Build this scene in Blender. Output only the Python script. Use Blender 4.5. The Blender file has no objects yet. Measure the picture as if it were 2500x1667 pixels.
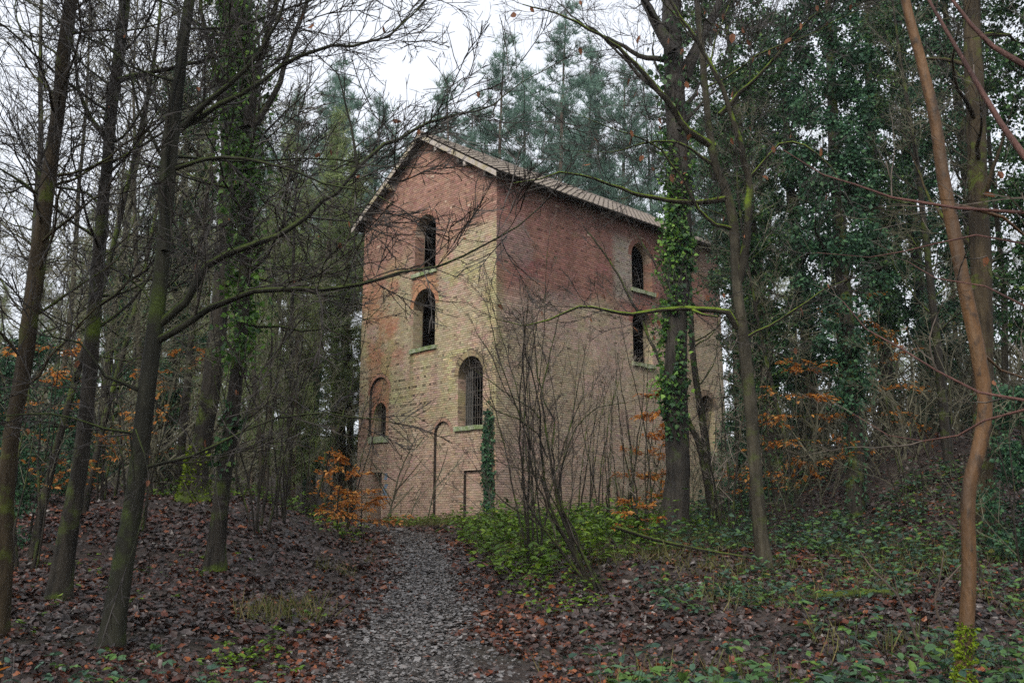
import bpy, math, random
import numpy as np
from mathutils import Vector
from mathutils.geometry import tessellate_polygon

random.seed(11)
rng = np.random.default_rng(11)
R = math.radians
scene = bpy.context.scene
COL = scene.collection
EYE = 1.6                       # camera height above the path at the photographer's feet

# ------------------------------------------------------------------ camera, sky, sun, exposure
LENS_PX = 2200.0                # focal length in pixels of a 2500 px wide frame
PITCH = R(11.0)
cam_d = bpy.data.cameras.new('camera')
cam_d.sensor_width = 36.0
cam_d.lens = 36.0 * LENS_PX / 2500.0
cam_d.clip_start = 0.05
cam_d.clip_end = 2000.0
cam = bpy.data.objects.new('camera', cam_d)
COL.objects.link(cam)
cam.location = (0, 0, EYE)
cam.rotation_euler = (R(90) + PITCH, 0, 0)
scene.camera = cam

SUN_AZ, SUN_EL = R(202), R(39)   # azimuth clockwise from +Y: behind the camera to the left
world = bpy.data.worlds.new('World')
scene.world = world
world.use_nodes = True
wn = world.node_tree
wn.nodes.clear()
w_out = wn.nodes.new('ShaderNodeOutputWorld')
w_bg = wn.nodes.new('ShaderNodeBackground')
w_sky = wn.nodes.new('ShaderNodeTexSky')
w_sky.sky_type = 'NISHITA'
w_sky.sun_disc = False
w_sky.sun_elevation = SUN_EL
w_sky.sun_rotation = SUN_AZ
w_sky.dust_density = 4.0
w_mix = wn.nodes.new('ShaderNodeMix')
w_mix.data_type = 'RGBA'
w_mix.inputs[0].default_value = 0.88           # a closed deck of cloud over the clear sky
w_mix.inputs[7].default_value = (6.1, 6.35, 6.85, 1)
wn.links.new(w_sky.outputs[0], w_mix.inputs[6])
wn.links.new(w_mix.outputs[2], w_bg.inputs[0])
w_bg.inputs[1].default_value = 0.10
wn.links.new(w_bg.outputs[0], w_out.inputs[0])

sun_d = bpy.data.lights.new('sun', 'SUN')
sun_d.energy = 1.5
sun_d.angle = R(24)
sun_d.color = (1.0, 0.95, 0.87)
sun = bpy.data.objects.new('sun', sun_d)
COL.objects.link(sun)
sd = Vector((math.sin(SUN_AZ) * math.cos(SUN_EL), math.cos(SUN_AZ) * math.cos(SUN_EL), math.sin(SUN_EL)))
sun.rotation_euler = sd.to_track_quat('Z', 'Y').to_euler()

vs = scene.view_settings
vs.view_transform = 'Standard'
vs.look = 'None'
vs.exposure = 0.90
vs.gamma = 1.0
vs.use_curve_mapping = False
scene.cycles.max_bounces = 4
scene.cycles.diffuse_bounces = 2
scene.cycles.glossy_bounces = 1
scene.cycles.transmission_bounces = 2
scene.cycles.transparent_max_bounces = 4
scene.cycles.volume_bounces = 0
scene.cycles.use_denoising = False
scene.cycles.use_adaptive_sampling = False
scene.cycles.denoiser = 'OPENIMAGEDENOISE'
scene.cycles.denoising_input_passes = 'RGB_ALBEDO_NORMAL'
scene.cycles.denoising_prefilter = 'ACCURATE'


# ------------------------------------------------------------------ helpers
def at(px, py, depth):
    """point seen at (px, py) of the 2352 px wide view, at a distance along the view's ground axis"""
    k = 2500.0 / 2352.0
    x = (px * k - 1250.0) / LENS_PX
    y = -(py * k - 833.5) / LENS_PX
    c, s = math.cos(PITCH), math.sin(PITCH)
    v = np.array([x, c - s * y, s + c * y])
    return v / v[1] * depth + np.array([0, 0, EYE])


def pxr(width, depth):
    return width * (2500.0 / 2352.0) / LENS_PX * depth * 0.5


def sst(a, b, t):
    t = np.clip((t - a) / (b - a), 0, 1)
    return t * t * (3 - 2 * t)


_tab = np.random.default_rng(5).random((64, 64))


def vnoise(x, y, s=1.0, seed=0):
    x = np.asarray(x, float) * s + seed * 17.31
    y = np.asarray(y, float) * s + seed * 7.77
    xi, yi = np.floor(x).astype(int), np.floor(y).astype(int)
    fx, fy = x - xi, y - yi
    fx, fy = fx * fx * (3 - 2 * fx), fy * fy * (3 - 2 * fy)
    g = lambda a, b: _tab[a % 64, b % 64]
    return (g(xi, yi) * (1 - fx) + g(xi + 1, yi) * fx) * (1 - fy) + (g(xi, yi + 1) * (1 - fx) + g(xi + 1, yi + 1) * fx) * fy


def fnoise(x, y, s=1.0, seed=0):
    return (vnoise(x, y, s, seed) + .5 * vnoise(x, y, s * 2.1, seed + 1) + .25 * vnoise(x, y, s * 4.3, seed + 2)) / 1.75


class MB:
    """collects faces, then links them as one mesh object"""

    def __init__(self):
        self.v, self.f, self.t, self.c, self.n = [], [], [], [], 0

    def add(self, verts, faces, tint=0.5, col=None):
        verts = np.asarray(verts, float).reshape(-1, 3)
        faces = np.asarray(faces, int)
        self.v.append(verts)
        self.f.append(faces + self.n)
        m = len(faces)
        self.t.append(np.broadcast_to(np.asarray(tint, float), (m,)))
        if col is not None:
            self.c.append(np.broadcast_to(np.asarray(col, float), (m, 3)))
        self.n += len(verts)

    def place(self, tv, tf, mats, offs, tint=None):
        n = len(offs)
        if n == 0:
            return
        tv = np.asarray(tv, float)
        V = np.einsum('nij,kj->nki', mats, tv) + np.asarray(offs)[:, None, :]
        k = len(tv)
        t = rng.random(n) if tint is None else np.broadcast_to(np.asarray(tint, float), (n,))
        base = (np.arange(n) * k)[:, None, None]
        for arr in tf:
            a = np.asarray(arr, int)
            F = (a[None] + base).reshape(-1, a.shape[1]) + self.n
            self.f.append(F)
            self.t.append(np.repeat(t, len(a)))
        self.v.append(V.reshape(-1, 3))
        self.n += n * k

    def tris(self):
        return sum(len(f) * (f.shape[1] - 2) for f in self.f)

    def build(self, name, material, parent=None, smooth=False, local=False):
        me = bpy.data.meshes.new(name)
        V = np.concatenate(self.v) if self.v else np.zeros((0, 3))
        if parent is not None and not local:
            V = V - np.array(world_loc(parent))
        nf = sum(len(f) for f in self.f)
        me.vertices.add(len(V))
        me.vertices.foreach_set('co', V.astype(np.float32).ravel())
        loops = np.concatenate([f.ravel() for f in self.f])
        sizes = np.concatenate([np.full(len(f), f.shape[1]) for f in self.f])
        starts = np.concatenate([[0], np.cumsum(sizes)[:-1]])
        me.loops.add(len(loops))
        me.loops.foreach_set('vertex_index', loops.astype(np.int32))
        me.polygons.add(nf)
        me.polygons.foreach_set('loop_start', starts.astype(np.int32))
        me.polygons.foreach_set('loop_total', sizes.astype(np.int32))
        me.polygons.foreach_set('use_smooth', np.full(nf, smooth, bool))
        a = me.attributes.new('tint', 'FLOAT', 'FACE')
        a.data.foreach_set('value', np.concatenate(self.t).astype(np.float32))
        if self.c:
            c = np.concatenate(self.c)
            a = me.attributes.new('col', 'FLOAT_COLOR', 'FACE')
            a.data.foreach_set('color', np.concatenate([c, np.ones((len(c), 1))], 1).astype(np.float32).ravel())
        me.update(calc_edges=True)
        me.materials.append(material)
        o = bpy.data.objects.new(name, me)
        COL.objects.link(o)
        if parent is not None:
            o.parent = parent
        return o


_wl = {}


def world_loc(o):
    if o.name in _wl:
        return _wl[o.name]
    if o.parent is not None:
        return world_loc(o.parent)
    return (0, 0, 0)


def tag(o, label, cat=None, group=None, kind=None):
    o['label'] = label
    if cat:
        o['category'] = cat
    if group:
        o['group'] = group
    if kind:
        o['kind'] = kind
    return o


def thing(name, label, cat, loc=(0, 0, 0), rotz=0.0, group=None):
    o = bpy.data.objects.new(name, None)
    o.empty_display_size = 0.2
    COL.objects.link(o)
    o.location = loc
    o.rotation_euler = (0, 0, rotz)
    _wl[o.name] = tuple(loc)
    tag(o, label, cat, group)
    return o


def copy_thing(root, loc, rotz, scale, label=None, group=None, mats=None):
    r = root.copy()
    COL.objects.link(r)
    r.location = loc
    r.rotation_euler = (0, 0, rotz)
    r.scale = (scale, scale, scale)
    if label:
        r['label'] = label
    if group:
        r['group'] = group
    for ch in list(root.children):
        c = ch.copy()
        COL.objects.link(c)
        c.parent = r
        for g in list(ch.children):
            d = g.copy()
            COL.objects.link(d)
            d.parent = c
    return r


def unit(v):
    v = np.asarray(v, float)
    return v / (np.linalg.norm(v, axis=-1, keepdims=True) + 1e-9)


def basis(d, roll=None, flat=False):
    """matrices whose first column points along d (n,3)"""
    d = unit(np.atleast_2d(d))
    n = len(d)
    up = np.tile(np.array([0, 0, 1.0]), (n, 1))
    up[np.abs(d[:, 2]) > .95] = (1, 0, 0)
    y = unit(np.cross(up, d))
    z = np.cross(d, y)
    if roll is None:
        roll = rng.random(n) * 2 * math.pi
    if flat:
        roll = rng.normal(0, .35, n)
    c, s = np.cos(roll)[:, None], np.sin(roll)[:, None]
    y2, z2 = y * c + z * s, z * c - y * s
    return np.stack([d, y2, z2], -1)


def smooth_path(pts, step):
    P = np.asarray(pts, float)
    if len(P) < 3:
        L = np.linalg.norm(P[-1] - P[0])
        n = max(2, int(L / step) + 1)
        return P[0] + (P[-1] - P[0]) * np.linspace(0, 1, n)[:, None]
    Q = np.concatenate([[2 * P[0] - P[1]], P, [2 * P[-1] - P[-2]]])
    out = []
    for i in range(1, len(Q) - 2):
        a, b, c, d = Q[i - 1], Q[i], Q[i + 1], Q[i + 2]
        n = max(1, int(np.linalg.norm(c - b) / step))
        t = (np.arange(n) / n)[:, None]
        out.append(.5 * (2 * b + (c - a) * t + (2 * a - 5 * b + 4 * c - d) * t * t + (3 * b - a - 3 * c + d) * t ** 3))
    out.append(P[-1:])
    return np.concatenate(out)


def tube(mb, P, rad, sides=6, tint=.5, rough=0.0, cap=True):
    P = np.asarray(P, float)
    n = len(P)
    rad = np.broadcast_to(np.asarray(rad, float), (n,))
    T = unit(np.gradient(P, axis=0))
    ref = np.array([0, 0, 1.0]) if abs(T[n // 2][2]) < .8 else np.array([1.0, 0, 0])
    A = unit(np.cross(T, ref))
    B = np.cross(T, A)
    ang = np.arange(sides) * 2 * math.pi / sides
    rr = rad[:, None] * np.ones((1, sides))
    if rough > 0:
        s = np.concatenate([[0], np.cumsum(np.linalg.norm(np.diff(P, axis=0), axis=1))])
        ph = random.random() * 50
        for (fa, fs, am) in ((2, .7, .5), (3, 1.7, .35), (5, 3.1, .3), (7, 7.0, .25)):
            rr = rr * (1 + rough * am * np.sin(fa * ang[None] + s[:, None] * fs * 1.3 + ph) * np.sin(s[:, None] * fs + ph * 1.7 + fa))
        rr = rr * (1 + rough * .35 * (rng.random(rr.shape) - .5))
    V = P[:, None] + rr[..., None] * (np.cos(ang)[None, :, None] * A[:, None] + np.sin(ang)[None, :, None] * B[:, None])
    i = np.arange(n - 1)[:, None] * sides
    j = np.arange(sides)[None]
    k = (j + 1) % sides
    F = np.stack([i + j, i + k, i + sides + k, i + sides + j], -1).reshape(-1, 4)
    mb.add(V.reshape(-1, 3), F, tint)
    if cap and sides > 2:
        mb.add(V[-1], np.array([[0, a, a + 1] for a in range(1, sides - 1)]), tint)


def box_vf(x0, x1, y0, y1, z0, z1):
    V = np.array([(x0, y0, z0), (x1, y0, z0), (x1, y1, z0), (x0, y1, z0), (x0, y0, z1), (x1, y0, z1), (x1, y1, z1), (x0, y1, z1)], float)
    F = np.array([(0, 3, 2, 1), (4, 5, 6, 7), (0, 1, 5, 4), (1, 2, 6, 5), (2, 3, 7, 6), (3, 0, 4, 7)])
    return V, F


# ------------------------------------------------------------------ materials
def new_mat(name):
    m = bpy.data.materials.new(name)
    m.use_nodes = True
    nt = m.node_tree
    b = nt.nodes['Principled BSDF']
    return m, nt, b


def N(nt, kind, **kw):
    n = nt.nodes.new(kind)
    for k, v in kw.items():
        setattr(n, k, v)
    return n


def ramp(nt, stops):
    r = N(nt, 'ShaderNodeValToRGB')
    el = r.color_ramp.elements
    while len(el) > len(stops):
        el.remove(el[-1])
    while len(el) < len(stops):
        el.new(1.0)
    for e, (p, c) in zip(el, stops):
        e.position = p
        e.color = (*c, 1)
    return r


def mixrgb(nt, fac, a, b, mode='MIX'):
    m = N(nt, 'ShaderNodeMix', data_type='RGBA', blend_type=mode)
    for sock, val in ((m.inputs[0], fac), (m.inputs[6], a), (m.inputs[7], b)):
        if hasattr(val, 'links') or isinstance(val, bpy.types.NodeSocket):
            nt.links.new(val, sock)
        elif isinstance(val, (int, float)):
            sock.default_value = val
        else:
            sock.default_value = (*val, 1)
    return m.outputs[2]


def noise(nt, scale, detail=4, coord='Object', stretch=None, rough=.55):
    tc = N(nt, 'ShaderNodeTexCoord')
    src = tc.outputs[coord]
    if stretch:
        mp = N(nt, 'ShaderNodeMapping')
        mp.inputs['Scale'].default_value = stretch
        nt.links.new(src, mp.inputs[0])
        src = mp.outputs[0]
    n = N(nt, 'ShaderNodeTexNoise')
    n.inputs['Scale'].default_value = scale
    n.inputs['Detail'].default_value = detail
    n.inputs['Roughness'].default_value = rough
    nt.links.new(src, n.inputs['Vector'])
    return n.outputs[0]


def bump(nt, b, height, strength=.5, dist=.02):
    bp = N(nt, 'ShaderNodeBump')
    bp.inputs['Strength'].default_value = strength
    bp.inputs['Distance'].default_value = dist
    nt.links.new(height, bp.inputs['Height'])
    nt.links.new(bp.outputs[0], b.inputs['Normal'])


def maprange(nt, src, a, b, c=0.0, d=1.0):
    m = N(nt, 'ShaderNodeMapRange')
    nt.links.new(src, m.inputs[0])
    for i, v in enumerate((a, b, c, d)):
        m.inputs[i + 1].default_value = v
    return m.outputs[0]


def math_node(nt, op, a, b=None):
    m = N(nt, 'ShaderNodeMath', operation=op)
    for i, v in enumerate((a, b)):
        if v is None:
            continue
        if isinstance(v, (int, float)):
            m.inputs[i].default_value = v
        else:
            nt.links.new(v, m.inputs[i])
    return m.outputs[0]


def attr(nt, name, out='Fac'):
    a = N(nt, 'ShaderNodeAttribute', attribute_name=name)
    return a.outputs[out]


def bark(name, dark, light, moss=None, moss_amt=0.0, scale=6.0, rough=.75, moss_top=0.3, scar=1.3):
    m, nt, b = new_mat(name)
    n1 = noise(nt, scale, 6, stretch=(1, 1, .16), rough=.7)
    r = ramp(nt, [(.34, dark), (.62, light)])
    nt.links.new(n1, r.inputs[0])
    n0 = noise(nt, scar, 4)
    c = mixrgb(nt, maprange(nt, n0, .44, .64, 0, .7), r.outputs[0], tuple(x * .45 for x in dark))
    n4 = noise(nt, 26, 3)
    c = mixrgb(nt, maprange(nt, n4, .62, .72, 0, .5), c, tuple(min(1, x * 1.6 + .02) for x in light))
    if moss:
        g = N(nt, 'ShaderNodeNewGeometry')
        sp = N(nt, 'ShaderNodeSeparateXYZ')
        nt.links.new(g.outputs['Normal'], sp.inputs[0])
        n2 = noise(nt, 2.2, 4)
        f = math_node(nt, 'ADD', math_node(nt, 'MULTIPLY', sp.outputs[2], moss_top), n2)
        f = maprange(nt, f, .62 - moss_amt * .25, .78 - moss_amt * .25)
        n3 = noise(nt, 40, 2)
        mc = ramp(nt, [(.35, tuple(x * .5 for x in moss)), (.65, moss)])
        nt.links.new(n3, mc.inputs[0])
        c = mixrgb(nt, f, c, mc.outputs[0])
    nt.links.new(c, b.inputs['Base Color'])
    b.inputs['Roughness'].default_value = rough
    b.inputs['Specular IOR Level'].default_value = .25
    bump(nt, b, n1, 1.0, .06)
    return m


def tan_bark():
    m, nt, b = new_mat('bark_tan')
    n1 = noise(nt, 2.4, 5, stretch=(1, 1, .35), rough=.65)
    r = ramp(nt, [(.32, (.018, .011, .006)), (.45, (.075, .038, .014)), (.57, (.14, .068, .022)), (.72, (.17, .10, .045))])
    nt.links.new(n1, r.inputs[0])
    n2 = noise(nt, 13, 4, stretch=(1, 1, .5))
    c = mixrgb(nt, maprange(nt, n2, .56, .66, 0, .85), r.outputs[0], (.03, .019, .011))
    n3 = noise(nt, 60, 3, stretch=(1, 1, .12))
    c = mixrgb(nt, maprange(nt, n3, .45, .7, 0, .45), c, (.06, .035, .018))
    nt.links.new(c, b.inputs['Base Color'])
    b.inputs['Roughness'].default_value = .65
    bump(nt, b, n2, .8, .03)
    return m


def leafmat(name, stops, rough=.45, spec=.4, translucent=0.0, mottle=.35):
    m, nt, b = new_mat(name)
    r = ramp(nt, stops)
    r.color_ramp.interpolation = 'LINEAR'
    nt.links.new(attr(nt, 'tint'), r.inputs[0])
    n1 = noise(nt, 45, 2)
    c = mixrgb(nt, maprange(nt, n1, .35, .65, 0, mottle), r.outputs[0], (.01, .01, .008))
    nt.links.new(c, b.inputs['Base Color'])
    b.inputs['Roughness'].default_value = rough
    b.inputs['Specular IOR Level'].default_value = spec
    if translucent > 0:
        t = N(nt, 'ShaderNodeBsdfTranslucent')
        nt.links.new(c, t.inputs[0])
        mx = N(nt, 'ShaderNodeMixShader')
        mx.inputs[0].default_value = translucent
        nt.links.new(b.outputs[0], mx.inputs[1])
        nt.links.new(t.outputs[0], mx.inputs[2])
        nt.links.new(mx.outputs[0], nt.nodes['Material Output'].inputs[0])
    return m


def plain(name, colour, rough=.7, var=.25, scale=8.0, dirt=None, stretch=None):
    m, nt, b = new_mat(name)
    n1 = noise(nt, scale, 5, stretch=stretch)
    c = mixrgb(nt, maprange(nt, n1, .35, .65), tuple(x * (1 - var) for x in colour), tuple(min(1, x * (1 + var)) for x in colour))
    if dirt:
        n2 = noise(nt, scale * .35, 4)
        c = mixrgb(nt, maprange(nt, n2, .45, .6), c, dirt)
    nt.links.new(c, b.inputs['Base Color'])
    b.inputs['Roughness'].default_value = rough
    bump(nt, b, n1, .4, .01)
    return m


def brick_mat():
    m, nt, b = new_mat('brick')
    c = attr(nt, 'col', 'Color')
    n1 = noise(nt, 22, 5, rough=.7)
    c = mixrgb(nt, maprange(nt, n1, .45, .75, 0, .30), c, (.09, .07, .05))
    n2 = noise(nt, 1.1, 5, rough=.65)
    c = mixrgb(nt, maprange(nt, n2, .56, .72, 0, .25), c, (.27, .25, .13))
    nt.links.new(c, b.inputs['Base Color'])
    b.inputs['Roughness'].default_value = .88
    b.inputs['Specular IOR Level'].default_value = .2
    bump(nt, b, n1, .5, .008)
    return m


def mortar_mat():
    m, nt, b = new_mat('mortar')
    tc = N(nt, 'ShaderNodeTexCoord')
    sp = N(nt, 'ShaderNodeSeparateXYZ')
    nt.links.new(tc.outputs['Object'], sp.inputs[0])
    n1 = noise(nt, 6, 5)
    low = ramp(nt, [(.35, (.10, .075, .045)), (.65, (.20, .155, .10))])
    nt.links.new(n1, low.inputs[0])
    hi = ramp(nt, [(.35, (.40, .29, .215)), (.65, (.56, .43, .33))])
    nt.links.new(n1, hi.inputs[0])
    n2 = noise(nt, .7, 3)
    h = math_node(nt, 'ADD', sp.outputs[2], math_node(nt, 'MULTIPLY', n2, 2.4))
    f = math_node(nt, 'MAXIMUM', maprange(nt, h, 12.2, 13.4), maprange(nt, h, 5.6, 4.2))
    c = mixrgb(nt, f, low.outputs[0], hi.outputs[0])
    nt.links.new(c, b.inputs['Base Color'])
    b.inputs['Roughness'].default_value = .95
    return m


def ground_mat():
    m, nt, b = new_mat('leaf_mould')
    n1 = noise(nt, 9, 6, rough=.7)
    r = ramp(nt, [(.3, (.012, .009, .007)), (.5, (.035, .022, .016)), (.68, (.075, .05, .04))])
    nt.links.new(n1, r.inputs[0])
    n2 = noise(nt, .6, 3)
    c = mixrgb(nt, maprange(nt, n2, .5, .65, 0, .6), r.outputs[0], (.02, .022, .01))
    nt.links.new(c, b.inputs['Base Color'])
    b.inputs['Roughness'].default_value = .8
    bump(nt, b, n1, .9, .04)
    return m


def path_mat():
    m, nt, b = new_mat('trodden_path')
    n1 = noise(nt, 16, 6, rough=.75)
    r = ramp(nt, [(.3, (.02, .018, .016)), (.5, (.06, .053, .048)), (.7, (.13, .115, .105))])
    nt.links.new(n1, r.inputs[0])
    nt.links.new(r.outputs[0], b.inputs['Base Color'])
    b.inputs['Roughness'].default_value = .55
    bump(nt, b, n1, .9, .03)
    return m


MOSS = (.14, .20, .02)
M = dict(
    brick=brick_mat(), mortar=mortar_mat(), ground=ground_mat(), path=path_mat(),
    shade_grime=plain('shaded_grime', (.045, .034, .026), .95, .4, 9),  # grime and shade of the recess edges in one dark colour
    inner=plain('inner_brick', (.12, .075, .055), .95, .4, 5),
    sill=plain('sill_stone', (.30, .33, .22), .85, .4, 14, (.18, .24, .09)),
    barge=plain('barge_paint', (.42, .37, .33), .75, .2, 7, (.33, .28, .17)),
    wood=plain('old_timber', (.06, .05, .042), .85, .4, 9),
    tile=plain('roof_tile', (.19, .158, .138), .8, .3, 11, (.20, .17, .13)),
    iron=plain('iron', (.13, .115, .10), .65, .4, 20),
    slate=plain('grey_board', (.055, .054, .05), .8, .4, 6),
    bark_beech=bark('bark_beech', (.009, .009, .006), (.036, .035, .022), (.06, .085, .015), .38, 3.5),
    bark_oak=bark('bark_oak', (.008, .007, .005), (.050, .042, .031), (.09, .13, .014), .36, 9),
    bark_brown=bark('bark_brown', (.018, .012, .006), (.072, .052, .027), (.11, .15, .015), .30, 8),
    bark_wet=bark('bark_wet', (.010, .008, .006), (.052, .044, .034), (.05, .075, .012), .05, 8, .6),
    bark_tan=tan_bark(),
    bark_moss=bark('bark_moss', (.016, .013, .009), (.055, .048, .032), (.17, .25, .02), .42, 8, moss_top=.45),
    bark_grey=bark('bark_grey', (.022, .019, .012), (.085, .074, .050), (.08, .11, .02), .3, 7),
    bark_pine=bark('bark_pine', (.07, .05, .038), (.17, .13, .10), None, 0, 6),
    red_twig=bark('red_twig', (.07, .032, .028), (.16, .078, .062), None, 0, 10, .5),
    twig=plain('twig', (.026, .020, .015), .6, .4, 12),
    twig_lit=plain('twig_lit', (.20, .165, .13), .6, .35, 12),  # paler than the other twigs: light and wet highlights put into the colour
    twig_mid=plain('twig_mid', (.085, .066, .050), .6, .4, 12),
    twig_far=plain('twig_far', (.115, .108, .068), .8, .35, 12),
    twig_green=plain('twig_green', (.17, .18, .07), .8, .35, 12),
    litter=leafmat('litter', [(0, (.009, .005, .004)), (.26, (.038, .023, .019)), (.44, (.098, .076, .070)), (.58, (.055, .022, .014)), (.82, (.125, .030, .012)), (1, (.25, .072, .016))], .38, .5, 0, .3),
    litter_path=leafmat('litter_path', [(0, (.014, .012, .011)), (.35, (.088, .081, .078)), (.78, (.25, .237, .231)), (.93, (.08, .04, .024)), (1, (.15, .045, .018))], .34, .5, 0, .35),
    ivy=leafmat('ivy', [(0, (.010, .036, .016)), (.6, (.036, .105, .036)), (.92, (.08, .17, .045)), (1, (.16, .25, .05))], .48, .28, .12, .3),
    ivy_bright=leafmat('ivy_bright', [(0, (.02, .06, .018)), (.5, (.08, .19, .032)), (.9, (.18, .35, .05)), (1, (.26, .44, .07))], .48, .28, .18, .3),
    ivy_far=leafmat('ivy_far', [(0, (.012, .042, .024)), (.6, (.036, .108, .055)), (1, (.085, .19, .075))], .5, .25, .1, .3),
    bramble=leafmat('bramble', [(0, (.03, .075, .05)), (.4, (.075, .145, .095)), (.72, (.095, .20, .05)), (.93, (.13, .22, .03)), (.97, (.22, .16, .03)), (1, (.26, .10, .03))], .48, .28, .2, .3),
    herb=leafmat('herb', [(0, (.035, .08, .012)), (.5, (.12, .23, .02)), (.9, (.24, .38, .025)), (1, (.38, .36, .04))], .45, .4, .25, .3),
    beech_leaf=leafmat('beech_leaf', [(0, (.28, .10, .03)), (.5, (.60, .22, .04)), (1, (.80, .42, .12))], .5, .35, .45, .12),
    dead_leaf=leafmat('dead_leaf', [(0, (.16, .06, .03)), (1, (.36, .15, .07))], .6, .3, .3, .3),
    pine_a=leafmat('pine_a', [(0, (.08, .14, .11)), (.6, (.15, .25, .195)), (1, (.22, .34, .26))], .55, .3, .4, .1),  # lightened: the misty fade of distance is put into the needle colour
    pine_b=leafmat('pine_b', [(0, (.14, .19, .08)), (.6, (.26, .33, .13)), (1, (.36, .43, .19))], .55, .3, .4, .1),
    grass=leafmat('grass', [(0, (.05, .055, .015)), (.5, (.11, .13, .03)), (1, (.22, .17, .07))], .6, .3, .2, .2),
    moss=leafmat('moss', [(0, (.08, .13, .01)), (1, (.26, .36, .02))], .8, .2, .2, .3),
)

# ------------------------------------------------------------------ terrain
PY = np.array([-20, 0, 8, 12, 16, 20, 25, 30, 34, 38, 60])
PZ = np.array([-1.75, -1.65, -1.6, -1.42, -1.20, -.95, -.66, -.36, -.22, -.15, .2])
PCX = np.array([-.4, -.6, -.98, -1.31, -1.48, -1.85, -2.55, -3.9, -6.0, -9.5, -24.0])


def path_x(y):
    return np.interp(y, PY, PCX)


def height(x, y):
    x, y = np.asarray(x, float), np.asarray(y, float)
    z = np.interp(y, PY, PZ)
    pc = path_x(np.minimum(y, 30))
    dl = pc - x
    near = 1 - sst(26, 33, y) * sst(-13, -8, x)
    left = sst(1.3, 4.8, dl) * sst(14, 22, y) * 1.12 * near
    left = left + sst(8, 16, dl) * sst(12, 26, y) * 1.5
    left = left + sst(1.5, 4.0, dl) * (1 - sst(14, 18, y)) * .22
    right = sst(6, 15, x) * sst(12, 30, y) * 3.2
    right = right + sst(1.2, 3.5, x - pc) * (1 - sst(20, 27, y)) * sst(8, 13, y) * .18
    back = np.maximum(0, y - 46) * .075
    b = (fnoise(x, y, .55, 3) - .5) * .42 * sst(1.0, 2.6, np.abs(x - pc)) + (fnoise(x, y, 1.9, 8) - .5) * .10
    hole = -.45 * np.exp(-(((x - 1.95) / .7) ** 2 + ((y - 15.9) / .8) ** 2))
    d = np.abs(x - pc)
    rut = -.07 * np.exp(-(d / .7) ** 2)
    site = sst(26, 32, y) * (1 - sst(56, 62, y)) * sst(-14, -8, x) * (1 - sst(9, 14, x))
    b = b * (1 - .7 * site)
    return z + left + right + back + b + hole + rut + EYE


def hgt(x, y):
    return float(height(np.array([x]), np.array([y]))[0])


def spread(a, b, fine0, fine1, step, n):
    lo = fine0 - (fine0 - a) * np.linspace(1, 0, n, endpoint=False) ** 2
    hi = fine1 + (b - fine1) * np.linspace(0, 1, n + 1)[1:] ** 2
    return np.concatenate([lo, np.arange(fine0, fine1 + 1e-6, step), hi])


def sheet(xs, ys, lift=0.0):
    X, Y = np.meshgrid(xs, ys)
    Z = height(X, Y) + lift
    V = np.stack([X, Y, Z], -1).reshape(-1, 3)
    nx, ny = len(xs), len(ys)
    i = np.arange(ny - 1)[:, None] * nx + np.arange(nx - 1)[None]
    F = np.stack([i, i + 1, i + nx + 1, i + nx], -1).reshape(-1, 4)
    return V, F


mb = MB()
V, F = sheet(spread(-400, 400, -20, 20, .25, 22), spread(-120, 600, 0, 44, .25, 26))
mb.add(V, F)
g = mb.build('ground', M['ground'], smooth=True)
tag(g, 'dark woodland floor of leaf mould rising into banks either side', 'ground', kind='structure')

# the trodden path, a strip that follows the ground
mb = MB()
ys = np.arange(1.0, 37, .25)
ts = np.linspace(-1, 1, 13)
wd = .62 + .10 * np.sin(ys * .9) + .07 * np.sin(ys * 2.3 + 1)
wd = wd * np.interp(ys, [0, 8, 12, 20, 30, 37], [2.1, 1.75, 1.15, .95, .9, .8])
X = path_x(ys)[:, None] + ts[None] * wd[:, None]
Y = np.repeat(ys[:, None], 13, 1)
Z = height(X, Y) + .02 - .05 * np.abs(ts[None]) ** 6
i = np.arange(len(ys) - 1)[:, None] * 13 + np.arange(12)[None]
mb.add(np.stack([X, Y, Z], -1).reshape(-1, 3), np.stack([i, i + 1, i + 14, i + 13], -1).reshape(-1, 4))
o = mb.build('path', M['path'], smooth=True)
tag(o, 'grey trodden leaf path winding up towards the brick building', 'path', kind='structure')

# ------------------------------------------------------------------ the engine house
B_W, B_L, B_AZ = 9.15, 15.5, R(46.33)
BZ = -.25                                    # local z = height above eye + .25
ORIG = (-.605, 34.0, EYE + BZ)
house = thing('brick_building', 'tall derelict brick engine house with gable end and empty arched windows', 'building', ORIG, -B_AZ)
ROOF_PK, ROOF_SL, MIDX = 16.75, .63, -B_W / 2


def roof_z(x):
    return ROOF_PK - ROOF_SL * abs(x - MIDX)


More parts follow.
